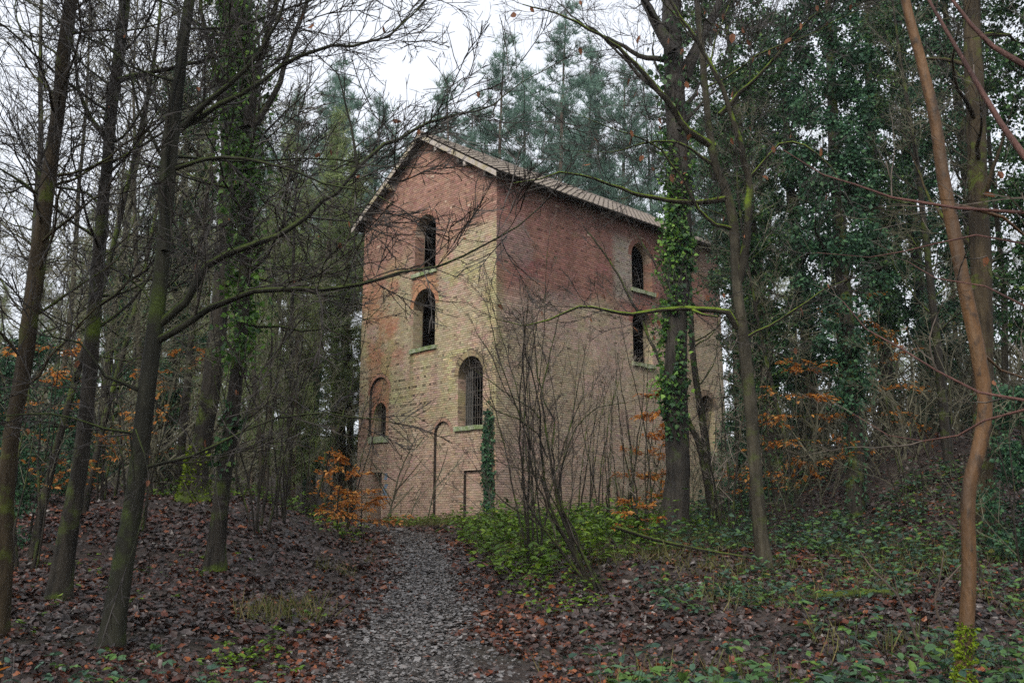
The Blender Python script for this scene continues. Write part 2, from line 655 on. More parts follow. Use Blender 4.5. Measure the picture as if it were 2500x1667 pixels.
class Opening:
    """arched (arch=True) or square-headed hole, a..b along the wall, sill z0, top z1"""

    def __init__(s, a, b, z0, z1, arch=True, depth=None):
        s.a, s.b, s.z0, s.z1, s.arch, s.depth = a, b, z0, z1, arch, depth
        s.c, s.r = (a + b) / 2, (b - a) / 2
        s.spring = z1 - s.r if arch else z1

    def outline(s, n=14):
        if not s.arch:
            return [(s.a, s.z0), (s.b, s.z0), (s.b, s.z1), (s.a, s.z1)]
        p = [(s.a, s.z0), (s.b, s.z0)]
        for k in range(n + 1):
            t = math.pi * k / n
            p.append((s.c + s.r * math.cos(t), s.spring + s.r * math.sin(t)))
        return p

    def span(s, za, zb, ring=0.0):
        if zb <= s.z0 + .005 or za >= s.z1 + ring:
            return None
        z = max(za, s.spring) if s.arch else za
        if not s.arch or z <= s.spring:
            r = ring if (s.arch and zb > s.spring) else 0
            return (s.a - r * .0, s.b + r * .0) if r == 0 else (s.c - s.r, s.c + s.r)
        rr = s.r + ring
        d = rr * rr - (z - s.spring) ** 2
        if d <= 0:
            return None
        h = math.sqrt(d)
        return (s.c - h, s.c + h)


q = .25
g_open = dict(
    A=Opening(-5.25, -3.80, 10.27 + q, 12.83 + q), B=Opening(-5.27, -3.76, 6.97 + q, 9.52 + q),
    C=Opening(-2.25, -.75, 3.46 + q, 6.23 + q), D=Opening(-8.12, -7.22, 3.42 + q, 4.95 + q),
    E=Opening(-8.03, -7.25, -.25 + q, 1.9 + q, False))
s_open = dict(
    H=Opening(8.4, 9.9, 10.2 + q, 12.5 + q), I=Opening(8.35, 9.75, 6.78 + q, 9.3 + q), J=Opening(13.3, 14.6, 3.05 + q, 5.8 + q))
g_blind = [Opening(-8.36, -6.87, 3.42 + q, 6.07 + q, True, .11), Opening(-3.72, -2.66, -.3 + q, 3.78 + q, True, .10), Opening(-1.85, -.82, -.3 + q, 1.76 + q, False, .08)]


def wall_mesh(mb, outer, holes, put, t):
    """slab between offset 0 and t pierced by holes; put(a, z, off) -> xyz"""
    polys = [[Vector((a, z, 0)) for a, z in outer]] + [[Vector((a, z, 0)) for a, z in h] for h in holes]
    tri = tessellate_polygon(polys)
    flat = [p for poly in polys for p in poly]
    for off in (0.0, t):
        mb.add([put(p.x, p.y, off) for p in flat], tri)
    for poly in polys:
        n = len(poly)
        v = [put(p.x, p.y, 0.0) for p in poly] + [put(p.x, p.y, t) for p in poly]
        mb.add(v, [(k, (k + 1) % n, n + (k + 1) % n, n + k) for k in range(n)])


REC = .012
putg = lambda a, z, off: (a, REC + off, z)
puts = lambda a, z, off: (-REC - off, a, z)
e = .012
mb = MB()
outer = [(-B_W + e, -.7), (-e, -.7), (-e, roof_z(0) - .12), (MIDX, ROOF_PK - .12), (-B_W + e, roof_z(0) - .12)]
# blind arches are shallow recesses: the wall's outer leaf is pierced by them, the inner leaf only by the windows
leaf = .12
holes_outer = [g_open[k].outline() for k in 'ABC'] + [g_blind[0].outline(), g_blind[1].outline(), g_blind[2].outline(), g_open['E'].outline()]
wall_mesh(mb, outer, holes_outer, putg, leaf)
wall_mesh(mb, outer, [g_open[k].outline() for k in 'ABCDE'], lambda a, z, off: (a, REC + leaf + .003 + off, z), .40)
gable = mb.build('wall', M['mortar'], house, local=True)
gable['label'] = 'gable wall of mottled red and tan brick facing the path'
for o_ in g_blind:                       # edges of each blind recess: grime and shade put in as dark strips
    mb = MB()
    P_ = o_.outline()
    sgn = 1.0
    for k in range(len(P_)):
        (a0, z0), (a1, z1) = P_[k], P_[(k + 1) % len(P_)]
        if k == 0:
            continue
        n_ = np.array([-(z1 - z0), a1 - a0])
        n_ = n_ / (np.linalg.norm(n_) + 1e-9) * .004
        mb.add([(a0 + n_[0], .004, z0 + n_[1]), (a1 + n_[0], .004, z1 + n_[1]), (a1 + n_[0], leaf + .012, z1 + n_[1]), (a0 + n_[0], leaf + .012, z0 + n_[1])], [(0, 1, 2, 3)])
        # dark strip along the infill's edge, shade and grime in its colour
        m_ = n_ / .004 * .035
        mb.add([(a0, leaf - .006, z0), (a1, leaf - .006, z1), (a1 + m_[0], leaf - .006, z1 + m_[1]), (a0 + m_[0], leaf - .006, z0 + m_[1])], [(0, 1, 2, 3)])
    mb.build('recess_shade', M['shade_grime'], gable, local=True)
mb = MB()
wall_mesh(mb, [(.56, -.7), (B_L - e, -.7), (B_L - e, roof_z(0) - .14), (.56, roof_z(0) - .14)], [o_.outline() for o_ in s_open.values()], puts, .50)
sidew = mb.build('wall', M['mortar'], house, local=True)
sidew['label'] = 'long side wall, red above and grey brown below, behind saplings'
mb = MB()
mb.add(*box_vf(-B_W, -B_W + .5, .56, B_L, -.7, roof_z(0) - .14))
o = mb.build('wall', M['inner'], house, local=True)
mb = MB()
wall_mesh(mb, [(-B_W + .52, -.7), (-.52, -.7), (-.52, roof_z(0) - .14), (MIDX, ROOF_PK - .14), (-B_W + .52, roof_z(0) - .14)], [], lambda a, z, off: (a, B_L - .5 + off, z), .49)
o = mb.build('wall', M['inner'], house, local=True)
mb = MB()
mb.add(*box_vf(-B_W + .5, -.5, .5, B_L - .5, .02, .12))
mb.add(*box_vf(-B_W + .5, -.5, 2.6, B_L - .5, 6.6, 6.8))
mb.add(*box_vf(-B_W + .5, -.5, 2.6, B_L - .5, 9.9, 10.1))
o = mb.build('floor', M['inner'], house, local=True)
mb = MB()
mb.add(*box_vf(-B_W + .5, -.5, 1.5, 1.75, 8.55 + q, 8.8 + q))
o = mb.build('beam', M['iron'], house, local=True)

# --- bricks -------------------------------------------------------
CH, BL_, J_ = .092, .236, .013
BED = .017


def cut_course(a0, a1, spans):
    out = [(a0, a1)]
    for s in spans:
        if s is None:
            continue
        nxt = []
        for x0, x1 in out:
            if s[1] <= x0 or s[0] >= x1:
                nxt.append((x0, x1))
                continue
            if s[0] - x0 > .03:
                nxt.append((x0, s[0]))
            if x1 - s[1] > .03:
                nxt.append((s[1], x1))
        out = nxt
    return out


def courses(lo, hi, ztop, zbot, spans_at, limit):
    """list of (a0, a1, z0, z1, header)"""
    res = []
    n = int((ztop - zbot) / CH)
    for k in range(n):
        z0 = zbot + k * CH
        z1 = z0 + CH - BED
        lim = limit(z1)
        if lim is None:
            break
        A0, A1 = max(lo, lim[0]), min(hi, lim[1])
        head = k % 4 == 0
        step = BL_ * .5 if head else BL_
        off = 0 if head else ((.25 + .5 * (k % 2)) * BL_)
        for x0, x1 in cut_course(A0, A1, spans_at(z0, z1)):
            a = x0
            g0 = math.floor((x0 - lo - off) / step) * step + lo + off
            while g0 < x1:
                s0, s1 = max(g0, x0), min(g0 + step - J_, x1)
                if s1 - s0 > .025:
                    res.append((s0, s1, z0, z1, head))
                g0 += step
    return res


def lerp(a, b, t):
    t = np.asarray(t)[..., None]
    return np.asarray(a) * (1 - t) + np.asarray(b) * t


def gable_colour(u, z, r):
    """u = distance left of the corner, z above eye"""
    n1, n2, n3 = fnoise(u, z, .5, 1), fnoise(u, z, 1.3, 4), vnoise(u, z, 3.5, 6)
    red = lerp((.30, .165, .125), (.43, .255, .195), r)
    tan = lerp((.41, .335, .21), (.55, .455, .305), r)
    pink = lerp((.43, .295, .22), (.55, .395, .305), r)
    orange = lerp((.46, .22, .125), (.56, .30, .18), r)
    t_red = sst(10.2, 12.0, z + (n1 - .5) * 5)
    c = lerp(tan, pink, sst(.5, .66, n2))
    low = 1 - sst(2.0, 5.0, z + (n1 - .5) * 3)
    c = lerp(c, pink, low * .85)
    c = c * (1 - t_red[..., None]) + red * t_red[..., None]
    lf = sst(6.0, 7.6, u + (n2 - .5) * 4) * sst(5.2, 7.0, z) * (1 - sst(9.5, 11.5, z))
    c = lerp(c, orange, lf * sst(.42, .6, n1) * .9)
    # clean red brick sheltered under the upper sills
    for (a, b, z0, z1) in ((3.7, 5.35, 9.5, 10.2), (3.7, 5.4, 6.7, 6.9), (3.6, 5.4, 8.9, 9.75), (6.9, 8.4, 5.0, 6.2)):
        k = sst(a - .1, a + .1, u) * (1 - sst(b - .1, b + .1, u)) * sst(z0 - .1, z0 + .05, z) * (1 - sst(z1 - .05, z1 + .15, z))
        c = lerp(c, orange, k * .8)
    algae = sst(.56, .72, fnoise(u, z, .9, 12)) * sst(3.0, 5.0, z) * (1 - sst(10, 12, z))
    c = lerp(c, np.array([.42, .40, .17]), algae * .5)
    edge = (1 - sst(.1, .6, u)) * sst(1.5, 4, z) * (1 - sst(10, 11.5, z))
    c = lerp(c, np.array([.46, .42, .20]), edge * .4)
    return c


def side_colour(v, z, r):
    n1, n2 = fnoise(v, z, .45, 21), fnoise(v, z, 1.2, 24)
    red = lerp((.22, .10, .083), (.33, .155, .13), r)
    purple = lerp((.21, .13, .12), (.31, .19, .175), r)
    tan = lerp((.37, .30, .205), (.48, .39, .275), r)
    pink = lerp((.42, .31, .245), (.52, .38, .305), r)
    t = sst(8.35, 9.35, z + (n2 - .5) * 1.2 - .03 * v) * .9
    far = sst(10.5, 13, v)
    top = lerp(red, purple, sst(.5, .65, n1))
    low = lerp(tan, pink, sst(.46, .6, n2))
    low = lerp(low, pink * .86, (1 - sst(1, 5, z + (n1 - .5) * 3)) * .7)
    low = lerp(low, tan, far)
    top = lerp(top, tan * .9, far * .5 * sst(.4, .6, n2))
    c = low * (1 - t[..., None]) + top * t[..., None]
    pale = sst(6.9, 7.3, v) * (1 - sst(8.35, 8.5, v)) * sst(9.3, 9.8, z) * (1 - sst(12.2, 12.8, z))
    c = lerp(c, np.array([.33, .30, .25]), pale * .8)
    edge = (1 - sst(.1, .7, v)) * sst(3, 5, z) * (1 - sst(8.5, 10, z))
    c = lerp(c, np.array([.27, .26, .12]), edge * .5)
    return c


def spans_g(z0, z1):
    sp = []
    for k, o_ in g_open.items():
        ring = .235 if o_.arch and k != 'D' else 0
        sp.append(o_.span(z0, z1, ring))
    for o_ in g_blind:
        sp.append(o_.span(z0, z1, 0.13 if o_.arch else 0))
    return sp


cg = courses(-B_W, 0.0, ROOF_PK - .05, -.30, spans_g,
             lambda z: None if z > ROOF_PK - .3 else (max(-B_W, MIDX - (ROOF_PK - .14 - z) / ROOF_SL), min(0, MIDX + (ROOF_PK - .14 - z) / ROOF_SL)))
cs = courses(0.0, B_L, roof_z(0) - .14, -.30, lambda z0, z1: [o_.span(z0, z1, .235) for o_ in s_open.values()], lambda z: (0, B_L))
cg, cs = np.array(cg), np.array(cs)


def brick_faces(n):
    q_ = np.array([(0, 1, 5, 4), (4, 5, 6, 7), (1, 2, 6, 5), (3, 0, 4, 7), (0, 3, 2, 1)])
    return q_


def brick_boxes(arr, kind, deep0=.0):
    """(n,8,3) corners: front face proud of the mortar"""
    n = len(arr)
    p = rng.random(n) * .007 + .001
    lost = rng.random(n) < .004
    p = np.where(lost, -.030, p)
    a0, a1, z0, z1 = arr[:, 0] + rng.normal(0, .001, n), arr[:, 1] + rng.normal(0, .001, n), arr[:, 2] + rng.normal(0, .0012, n), arr[:, 3] + rng.normal(0, .0012, n)
    back = np.full(n, .06)
    f = -p + deep0
    b = back + deep0
    if kind == 'g':
        c = [(a0, f, z0), (a1, f, z0), (a1, b, z0), (a0, b, z0), (a0, f, z1), (a1, f, z1), (a1, b, z1), (a0, b, z1)]
    else:
        c = [(-f, a0, z0), (-f, a1, z0), (-b, a1, z0), (-b, a0, z0), (-f, a0, z1), (-f, a1, z1), (-b, a1, z1), (-b, a0, z1)]
    return np.stack([np.stack(t, -1) for t in c], 1)


def colour_jitter(c, spots=0.05, w=None):
    n = len(c)
    k = 1 + rng.normal(0, .075, n)
    hit = rng.random(n) < spots
    if w is not None:
        hit &= w < .13
    k = np.where(hit, k * .5, k)
    return np.clip(c * k[:, None] * (1 + rng.normal(0, .035, (n, 3))), .01, .9)


ug, zg = -(cg[:, 0] + cg[:, 1]) / 2, (cg[:, 2] + cg[:, 3]) / 2 - q
colg = gable_colour(ug, zg, rng.random(len(cg)))
sp = sst(3.4, 4.5, ug) * sst(1.5, 3.5, zg) * (1 - sst(5.5, 7.5, zg)) * (rng.random(len(cg)) < .30)
wg = cg[:, 1] - cg[:, 0]


def weather(c, a, z, seed, sills):
    """water runs, darker damp streaks below sills and a few mended patches"""
    st = vnoise(a, z, 1.0, seed)
    run = fnoise(a * 3.2, z * .22, 1.0, seed + 3)
    c = c * (1 + (run - .5) * .42)[:, None]
    for (s0, s1, zz_) in sills:
        for ee in (s0, s1):
            k = np.exp(-((a - ee) / .16) ** 2) * (z < zz_) * np.exp(-np.maximum(0, zz_ - z) / 1.1)
            c = lerp(c, np.array([.16, .15, .08]), k * .55)
    r_ = np.random.default_rng(seed)
    for k in range(11):
        a0, z0_, w_, h_ = r_.uniform(a.min(), a.max()), r_.uniform(.5, 12), r_.uniform(.5, 1.7), r_.uniform(.3, 1.3)
        m = (np.abs(a - a0) < w_ * .5 + .11 * np.sign(np.sin(z * 42))) & (np.abs(z - z0_) < h_ * .5)
        c[m] = c[m] * r_.uniform(.72, 1.22) * np.array([1, r_.uniform(.88, 1.06), r_.uniform(.85, 1.05)])
    return c


colg = weather(colg, ug, zg, 61, [(-o_.b - .1, -o_.a + .12, o_.z0 - q) for k_, o_ in g_open.items() if k_ in 'ABCD'])
sp = sp * (wg < .13)
colg = colour_jitter(colg, .10, wg) * (1 - .6 * sp)[:, None]
blue = (np.abs(ug - 6.93 + .06 * (zg - 1.3)) < .16) & (zg > .75) & (zg < 1.95) & (rng.random(len(cg)) < .75)
colg[blue] = (.22, .31, .42)
bg = brick_boxes(cg, 'g')
us, zs = (cs[:, 0] + cs[:, 1]) / 2, (cs[:, 2] + cs[:, 3]) / 2 - q
cols = weather(side_colour(us, zs, rng.random(len(cs))), us, zs, 73, [(o_.a - .12, o_.b + .14, o_.z0 - q) for o_ in s_open.values()])
cols = colour_jitter(cols, .08, cs[:, 1] - cs[:, 0])
bs = brick_boxes(cs, 's')

# infill of the blind arches, reveals and voussoirs are bricks too
extra_v, extra_c = [], []
for o_, kk in zip(g_blind, range(3)):
    sub = []
    n = int((o_.z1 - max(o_.z0, -.3)) / CH)
    for k in range(n):
        z0 = max(o_.z0, -.05) + k * CH
        z1 = z0 + CH - J_
        s = o_.span(z1, z1 + .01, 0)
        if s is None or z1 > o_.z1:
            break
        rem = cut_course(s[0], s[1], [g_open['D'].span(z0, z1, .12)] if kk == 0 else [])
        for x0, x1 in rem:
            a = x0 + (k % 2) * .11 - .11
            while a < x1:
                s0, s1 = max(a, x0), min(a + BL_ - J_, x1)
                if s1 - s0 > .03:
                    sub.append((s0, s1, z0, z1, 0))
                a += BL_
    sub = np.array(sub)
    extra_v.append(brick_boxes(sub, 'g', deep0=leaf + .003))
    c = gable_colour(-(sub[:, 0] + sub[:, 1]) / 2, (sub[:, 2] + sub[:, 3]) / 2 - q, rng.random(len(sub)))
    if kk == 0:
        c = lerp(c, np.array([.42, .20, .13]), np.full(len(sub), .6))
    extra_c.append(colour_jitter(c, .03))


def voussoirs(o_, kind, ring, deep, colour, proud=.004):
    n = max(9, int(math.pi * (o_.r + ring / 2) / .092))
    V = []
    for k in range(n):
        t0, t1 = math.pi * (k + .06) / n, math.pi * (k + .94) / n
        r0, r1 = o_.r + .004, o_.r + ring - .008
        P = [(o_.c + r * math.cos(t), o_.spring + r * math.sin(t)) for r, t in ((r1, t0), (r1, t1), (r0, t1), (r0, t0))]
        pr = -proud - random.random() * .004
        # order: 0,1 = upper edge ... builds a wedge box
        c = []
        for off in (pr, deep):
            for (a, z) in P:
                c.append((a, off, z) if kind == 'g' else (-off, a, z))
        V.append(c)
    col = colour_jitter(np.tile(np.array(colour, float), (n, 1)), .03)
    return np.array(V), col


vq = np.array([(0, 1, 2, 3), (0, 4, 5, 1), (1, 5, 6, 2), (2, 6, 7, 3), (3, 7, 4, 0)])
vous = []
for k, cc in (('A', (.33, .17, .12)), ('B', (.46, .24, .14)), ('C', (.33, .26, .15))):
    vous.append(('g', *voussoirs(g_open[k], 'g', .235, .50, cc)))
vous.append(('g', *[x for x in voussoirs(g_open['D'], 'g', .12, .5, (.42, .21, .13), -.118)]))
vous.append(('g', *voussoirs(g_blind[0], 'g', .13, .11, (.40, .22, .15))))
vous.append(('g', *voussoirs(g_blind[1], 'g', .13, .11, (.38, .24, .17))))
for k, cc in (('H', (.25, .12, .09)), ('I', (.26, .11, .085)), ('J', (.22, .16, .11))):
    vous.append(('s', *voussoirs(s_open[k], 's', .235, .50, cc)))

# brick reveals on both jambs
for (dic, kind) in ((g_open, 'g'), (s_open, 's')):
    for key, o_ in dic.items():
        d0 = leaf if key == 'D' else 0.0
        rv = []
        k = 0
        z = o_.z0 + .02
        while z + CH < (o_.spring if o_.arch else o_.z1):
            cuts = [d0 + .005, d0 + .12, d0 + .345, .50] if k % 2 else [d0 + .005, d0 + .23, .39, .50]
            for j in range(3):
                if cuts[j + 1] - cuts[j] < .03:
                    continue
                for side in (0, 1):
                    e0 = o_.a - .03 if side == 0 else o_.b - .007
                    e1 = o_.a + .007 if side == 0 else o_.b + .03
                    y0, y1 = cuts[j], cuts[j + 1] - J_
                    if kind == 'g':
                        bv, _ = box_vf(e0, e1, y0, y1, z, z + CH - J_)
                    else:
                        bv, _ = box_vf(-y1, -y0, e0, e1, z, z + CH - J_)
                    rv.append(bv)
            z += CH
            k += 1
        rv = np.array(rv)
        base = gable_colour(np.full(len(rv), -o_.c), rv[:, 0, 2] - q, rng.random(len(rv))) * .9 if kind == 'g' else side_colour(np.full(len(rv), o_.c), rv[:, 0, 2] - q, rng.random(len(rv))) * np.array([1.05, 1.1, 1.0])
        col = colour_jitter(base, .03)
        vous.append((kind + 'r', rv, col))

bq = np.array([(0, 1, 5, 4), (1, 2, 6, 5), (3, 0, 4, 7), (0, 3, 2, 1)])
bq6 = np.array([(0, 3, 2, 1), (4, 5, 6, 7), (0, 1, 5, 4), (1, 2, 6, 5), (2, 3, 7, 6), (3, 0, 4, 7)])
bq_s = bq[:, ::-1]


def add_boxes(mb, V, C, quads):
    n = len(V)
    F = (quads[None] + (np.arange(n) * 8)[:, None, None]).reshape(-1, 4)
    mb.add(V.reshape(-1, 3), F, np.repeat(rng.random(n), len(quads)), np.repeat(C, len(quads), 0))


# the 300 bricks nearest the path stand as single bricks
cen = np.array([-.0, -34.0])
wx = lambda V: np.stack([V[:, 0, 0] * math.cos(B_AZ) + V[:, 0, 1] * math.sin(B_AZ) + ORIG[0], -V[:, 0, 0] * math.sin(B_AZ) + V[:, 0, 1] * math.cos(B_AZ) + ORIG[1], V[:, 0, 2] + ORIG[2] - EYE], -1)
dist = np.linalg.norm(wx(bg), axis=1) + np.where((zg < .7) | (zg > 2.6) | (ug > 6.3) | (ug < 1.0), 100, 0)
pick = np.argsort(dist)[:300]
rest = np.ones(len(bg), bool)
rest[pick] = False
mb = MB()
add_boxes(mb, bg[rest], colg[rest], bq)
for ev, ec in zip(extra_v, extra_c):
    add_boxes(mb, ev, ec, bq)
for kind, V, C in vous:
    if kind[0] == 'g':
        add_boxes(mb, V, C, bq6 if kind.endswith('r') else vq)
o = mb.build('brickwork', M['brick'], gable, local=True)
o['kind'] = 'stuff'
mb = MB()
add_boxes(mb, bs, cols, bq_s)
for kind, V, C in vous:
    if kind[0] == 's':
        add_boxes(mb, V, C, bq6 if kind.endswith('r') else vq)
o = mb.build('brickwork', M['brick'], sidew, local=True)
o['kind'] = 'stuff'
for i_ in pick:
    mb = MB()
    c0_ = bg[i_].mean(0)
    add_boxes(mb, bg[i_:i_ + 1] - c0_, colg[i_:i_ + 1], bq)
    o = mb.build('brick', M['brick'], gable, local=True)
    o.location = c0_

# --- sills, grilles, boards ----------------------------------------
def rough_box(mb, x0, x1, y0, y1, z0, z1, n=7, amp=.012):
    """long block with a slightly uneven outline"""
    xs_ = np.linspace(x0, x1, n)
    V = []
    for x in xs_:
        j = rng.normal(0, amp, (4, 3)) * np.array([0.2, .7, 1])
        V += [np.array((x, y0, z0)) + j[0], np.array((x, y1, z0)), np.array((x, y1, z1)) + j[2], np.array((x, y0, z1)) + j[3]]
    F = []
    for k in range(n - 1):
        for a in range(4):
            b_ = (a + 1) % 4
            F.append((k * 4 + a, k * 4 + b_, k * 4 + 4 + b_, k * 4 + 4 + a))
    F += [(3, 2, 1, 0), ((n - 1) * 4, (n - 1) * 4 + 1, (n - 1) * 4 + 2, (n - 1) * 4 + 3)]
    mb.add(V, F)


for k, lab in (('A', 'mossy stone sill of the top gable window'), ('B', 'mossy stone sill of the middle gable window'), ('C', 'mossy stone sill of the barred gable window'), ('D', 'grey sill of the small barred window')):
    o_ = g_open[k]
    mb = MB()
    ex = .20 if k == 'D' else .12
    rough_box(mb, o_.a - .12, o_.b + (ex + .2 if k == 'D' else ex), -.10, .42, o_.z0 - .15 if k != 'D' else o_.z0 - .26, o_.z0 + .02)
    s = mb.build('sill', M['sill'], house, local=True)
    s['label'] = lab
for k in 'HIJ':
    o_ = s_open[k]
    mb = MB()
    tv = MB()
    rough_box(tv, o_.a - .12, o_.b + .14, -.12, .42, o_.z0 - .15, o_.z0 + .02)
    Vs = np.concatenate(tv.v)
    mb.add(np.stack([-Vs[:, 1], Vs[:, 0], Vs[:, 2]], -1), np.concatenate(tv.f))
    s = mb.build('sill', M['sill'], house, local=True)


def grille(o_, nv, zs_, y, bend=.01, lab=None, side=False):
    turn = (lambda P: np.stack([-P[:, 1], P[:, 0], P[:, 2]], -1)) if side else (lambda P: P)
    gr = bpy.data.objects.new('window_grille', None)
    COL.objects.link(gr)
    gr.parent = house
    if lab:
        gr['label'] = lab
    for k in range(nv):
        a = o_.a + (k + .8) * (o_.b - o_.a) / (nv + .6)
        top = o_.spring + math.sqrt(max(0, o_.r ** 2 - (a - o_.c) ** 2)) - .01
        P = np.array([(a + random.gauss(0, bend), y + random.gauss(0, bend * .5), z) for z in np.linspace(o_.z0 + .01, top, 6)])
        mb = MB()
        tube(mb, turn(P), .009, 5)
        mb.build('bar', M['iron'], gr, True, True)
    for z in zs_:
        half = o_.r if z < o_.spring else math.sqrt(max(0.01, o_.r ** 2 - (z - o_.spring) ** 2))
        P = np.array([(a, y - .02, z + random.gauss(0, .012)) for a in np.linspace(o_.c - half + .01, o_.c + half - .01, 5)])
        mb = MB()
        tube(mb, turn(P), .009, 5)
        mb.build('bar', M['iron'], gr, True, True)


C_ = g_open['C']
grille(C_, 10, [C_.z0 + .35, C_.z0 + .85, C_.z0 + 1.4, C_.z0 + 1.95, C_.z0 + 2.35], .33, .012, 'rusty iron bars across the tall lower window')
D_ = g_open['D']
grille(D_, 6, [D_.z0 + .35, D_.z0 + .7, D_.z0 + 1.05], .33, .008, 'iron bars across the small window')
grille(s_open['J'], 7, [s_open['J'].z0 + .5, s_open['J'].z0 + 1.2, s_open['J'].z0 + 1.9], .33, .008, 'iron bars across the low side window', True)
for j, (a0, a1) in enumerate(((C_.a + .02, C_.a + .17), (C_.a + .20, C_.a + .31), (C_.a + .36, C_.a + .45))):
    mb = MB()
    mb.add(*box_vf(a0, a1, .40, .44, C_.z0 + .03, C_.spring + .1 + .12 * j))
    mb.build('board', M['slate'], house, local=True)

# --- roof ----------------------------------------------------------
OV, VG = .46, .42
cosr = 1 / math.sqrt(1 + ROOF_SL ** 2)
slope_len = (B_W / 2 + OV) / cosr
mb = MB()
for s in (1, -1):
    xe = MIDX + s * (B_W / 2 + OV)
    zt, ze = ROOF_PK - .035, ROOF_PK - ROOF_SL * (B_W / 2 + OV) - .035
    V = [(MIDX, -VG, zt), (xe, -VG, ze), (xe, B_L + VG, ze), (MIDX, B_L + VG, zt)]
    V += [(a, b_, c - .06) for a, b_, c in V]
    mb.add(V, [(0, 1, 2, 3), (7, 6, 5, 4), (0, 4, 5, 1), (1, 5, 6, 2), (2, 6, 7, 3)])
roof = mb.build('roof', M['wood'], house, local=True)
rows, gauge, tw = 18, slope_len / 18.0, .335
ncol = int((B_L + 2 * VG) / tw) + 1
# pantile: shallow roll across, thickness at the lower edge
prof = [(0, .0), (.09, -.018), (.19, -.020), (.25, .0), (.285, .032), (.32, .036), (.352, .010)]
TV, TF = [], []
Ltile = gauge * 1.16
for (d, lift) in ((0.0, .050), (Ltile, .004)):
    for (a, h) in prof:
        TV.append((d, a, h + lift))
for (a, h) in prof:
    TV.append((0.0, a, h + .050 - .022))
m_ = len(prof)
for k in range(m_ - 1):
    TF.append((k, k + 1, m_ + k + 1, m_ + k))
    TF.append((2 * m_ + k, 2 * m_ + k + 1, k + 1, k))
TV, TF = np.array(TV), np.array(TF)
tile_me = None
mats_, offs_, dist_ = [], [], []
for s in (1, -1):
    up = np.array([-s * cosr, 0, ROOF_SL * cosr])
    ac = np.array([0, 1.0, 0])
    nn = np.array([s * ROOF_SL * cosr, 0, cosr])
    for r_ in range(rows):
        for c in range(ncol):
            st = np.array([MIDX + s * (B_W / 2 + OV), 0, ROOF_PK - ROOF_SL * (B_W / 2 + OV)])
            p = st + up * (r_ * gauge + rng.normal(0, .006)) + ac * (-VG - .03 + c * tw + rng.normal(0, .004)) + nn * (.004 + abs(rng.normal(0, .006)))
            Mx = np.stack([up, ac, nn], -1)
            tw_ = rng.normal(0, .012, 3)
            Mx = Mx @ np.array([[1, -tw_[0], tw_[1]], [tw_[0], 1, -tw_[2]], [-tw_[1], tw_[2], 1]])
            mats_.append(Mx)
            offs_.append(p)
            dist_.append((c if s == 1 else 1000) + .01 * r_)
mats_, offs_ = np.array(mats_), np.array(offs_)
order = np.argsort(dist_)
far_ = order[288:]
mb = MB()
mb.place(TV, [TF], mats_[far_], offs_[far_])
o = mb.build('tiling', M['tile'], roof, local=True)
o['kind'] = 'stuff'
tb = MB()
tb.add(TV, TF)
t0 = tb.build('tile', M['tile'], roof, local=True)
from mathutils import Matrix
for n_, i_ in enumerate(order[:288]):
    t = t0 if n_ == 0 else t0.copy()
    if n_:
        COL.objects.link(t)
        t.parent = roof
    m4 = Matrix(mats_[i_].tolist()).to_4x4()
    m4.translation = Vector(offs_[i_])
    t.matrix_basis = m4
# ridge tiles
for k in range(int((B_L + 2 * VG) / .42) + 1):
    mb = MB()
    y0 = -VG - .05 + k * .42
    P = [(MIDX + .15 * math.cos(t), ROOF_PK + .0 + .13 * math.sin(t) - .02) for t in np.linspace(-.25, math.pi + .25, 8)]
    V = [(a, y0, z + .02) for a, z in P] + [(a, y0 + .44, z) for a, z in P] + [(a * .9 + MIDX * .1, y0, z - .02) for a, z in P]
    F = [(j, j + 1, 9 + j - 0, 8 + j) for j in range(7)] + [(16 + j, 17 + j, j + 1, j) for j in range(7)]
    mb.add(V, F)
    mb.build('ridge_tile', M['tile'], roof, local=True)
# bargeboards, purlin ends, soffit strips, gutter
for s in (1, -1):
    up = np.array([-s * cosr, 0, ROOF_SL * cosr])
    st = np.array([MIDX + s * (B_W / 2 + OV - .02), 0, ROOF_PK - ROOF_SL * (B_W / 2 + OV - .02)])
    n = 9
    V, F = [], []
    for k in range(n):
        p = st + up * (slope_len - .02 / cosr) * k / (n - 1)
        dz = .02 + rng.normal(0, .006)
        for (yy, z) in ((-VG - .035, -.03), (-VG - .002, -.03), (-VG - .002, -.28), (-VG - .035, -.28)):
            V.append((p[0], yy, p[2] + z + (dz if z < -.1 else 0)))
    for k in range(n - 1):
        for a in range(4):
            b_ = (a + 1) % 4
            F.append((k * 4 + a, k * 4 + b_, k * 4 + 4 + b_, k * 4 + 4 + a))
    F += [(0, 1, 2, 3), (n * 4 - 1, n * 4 - 2, n * 4 - 3, n * 4 - 4)]
    mb = MB()
    mb.add(V, F)
    mb.build('bargeboard', M['barge'], roof, local=True)
for (t_, s, mt) in ((.22, 1, 'barge'), (.52, 1, 'wood'), (.60, 1, 'barge'), (.46, -1, 'barge'), (.8, -1, 'wood'), (.85, 1, 'wood')):
    x = MIDX + s * (B_W / 2 + OV) * t_
    z = roof_z(x) - .40
    mb = MB()
    mb.add(*box_vf(x - .07, x + .07, -VG + .02, .05, z - .09, z + .12))
    mb.build('purlin_end', M[mt], roof, local=True)
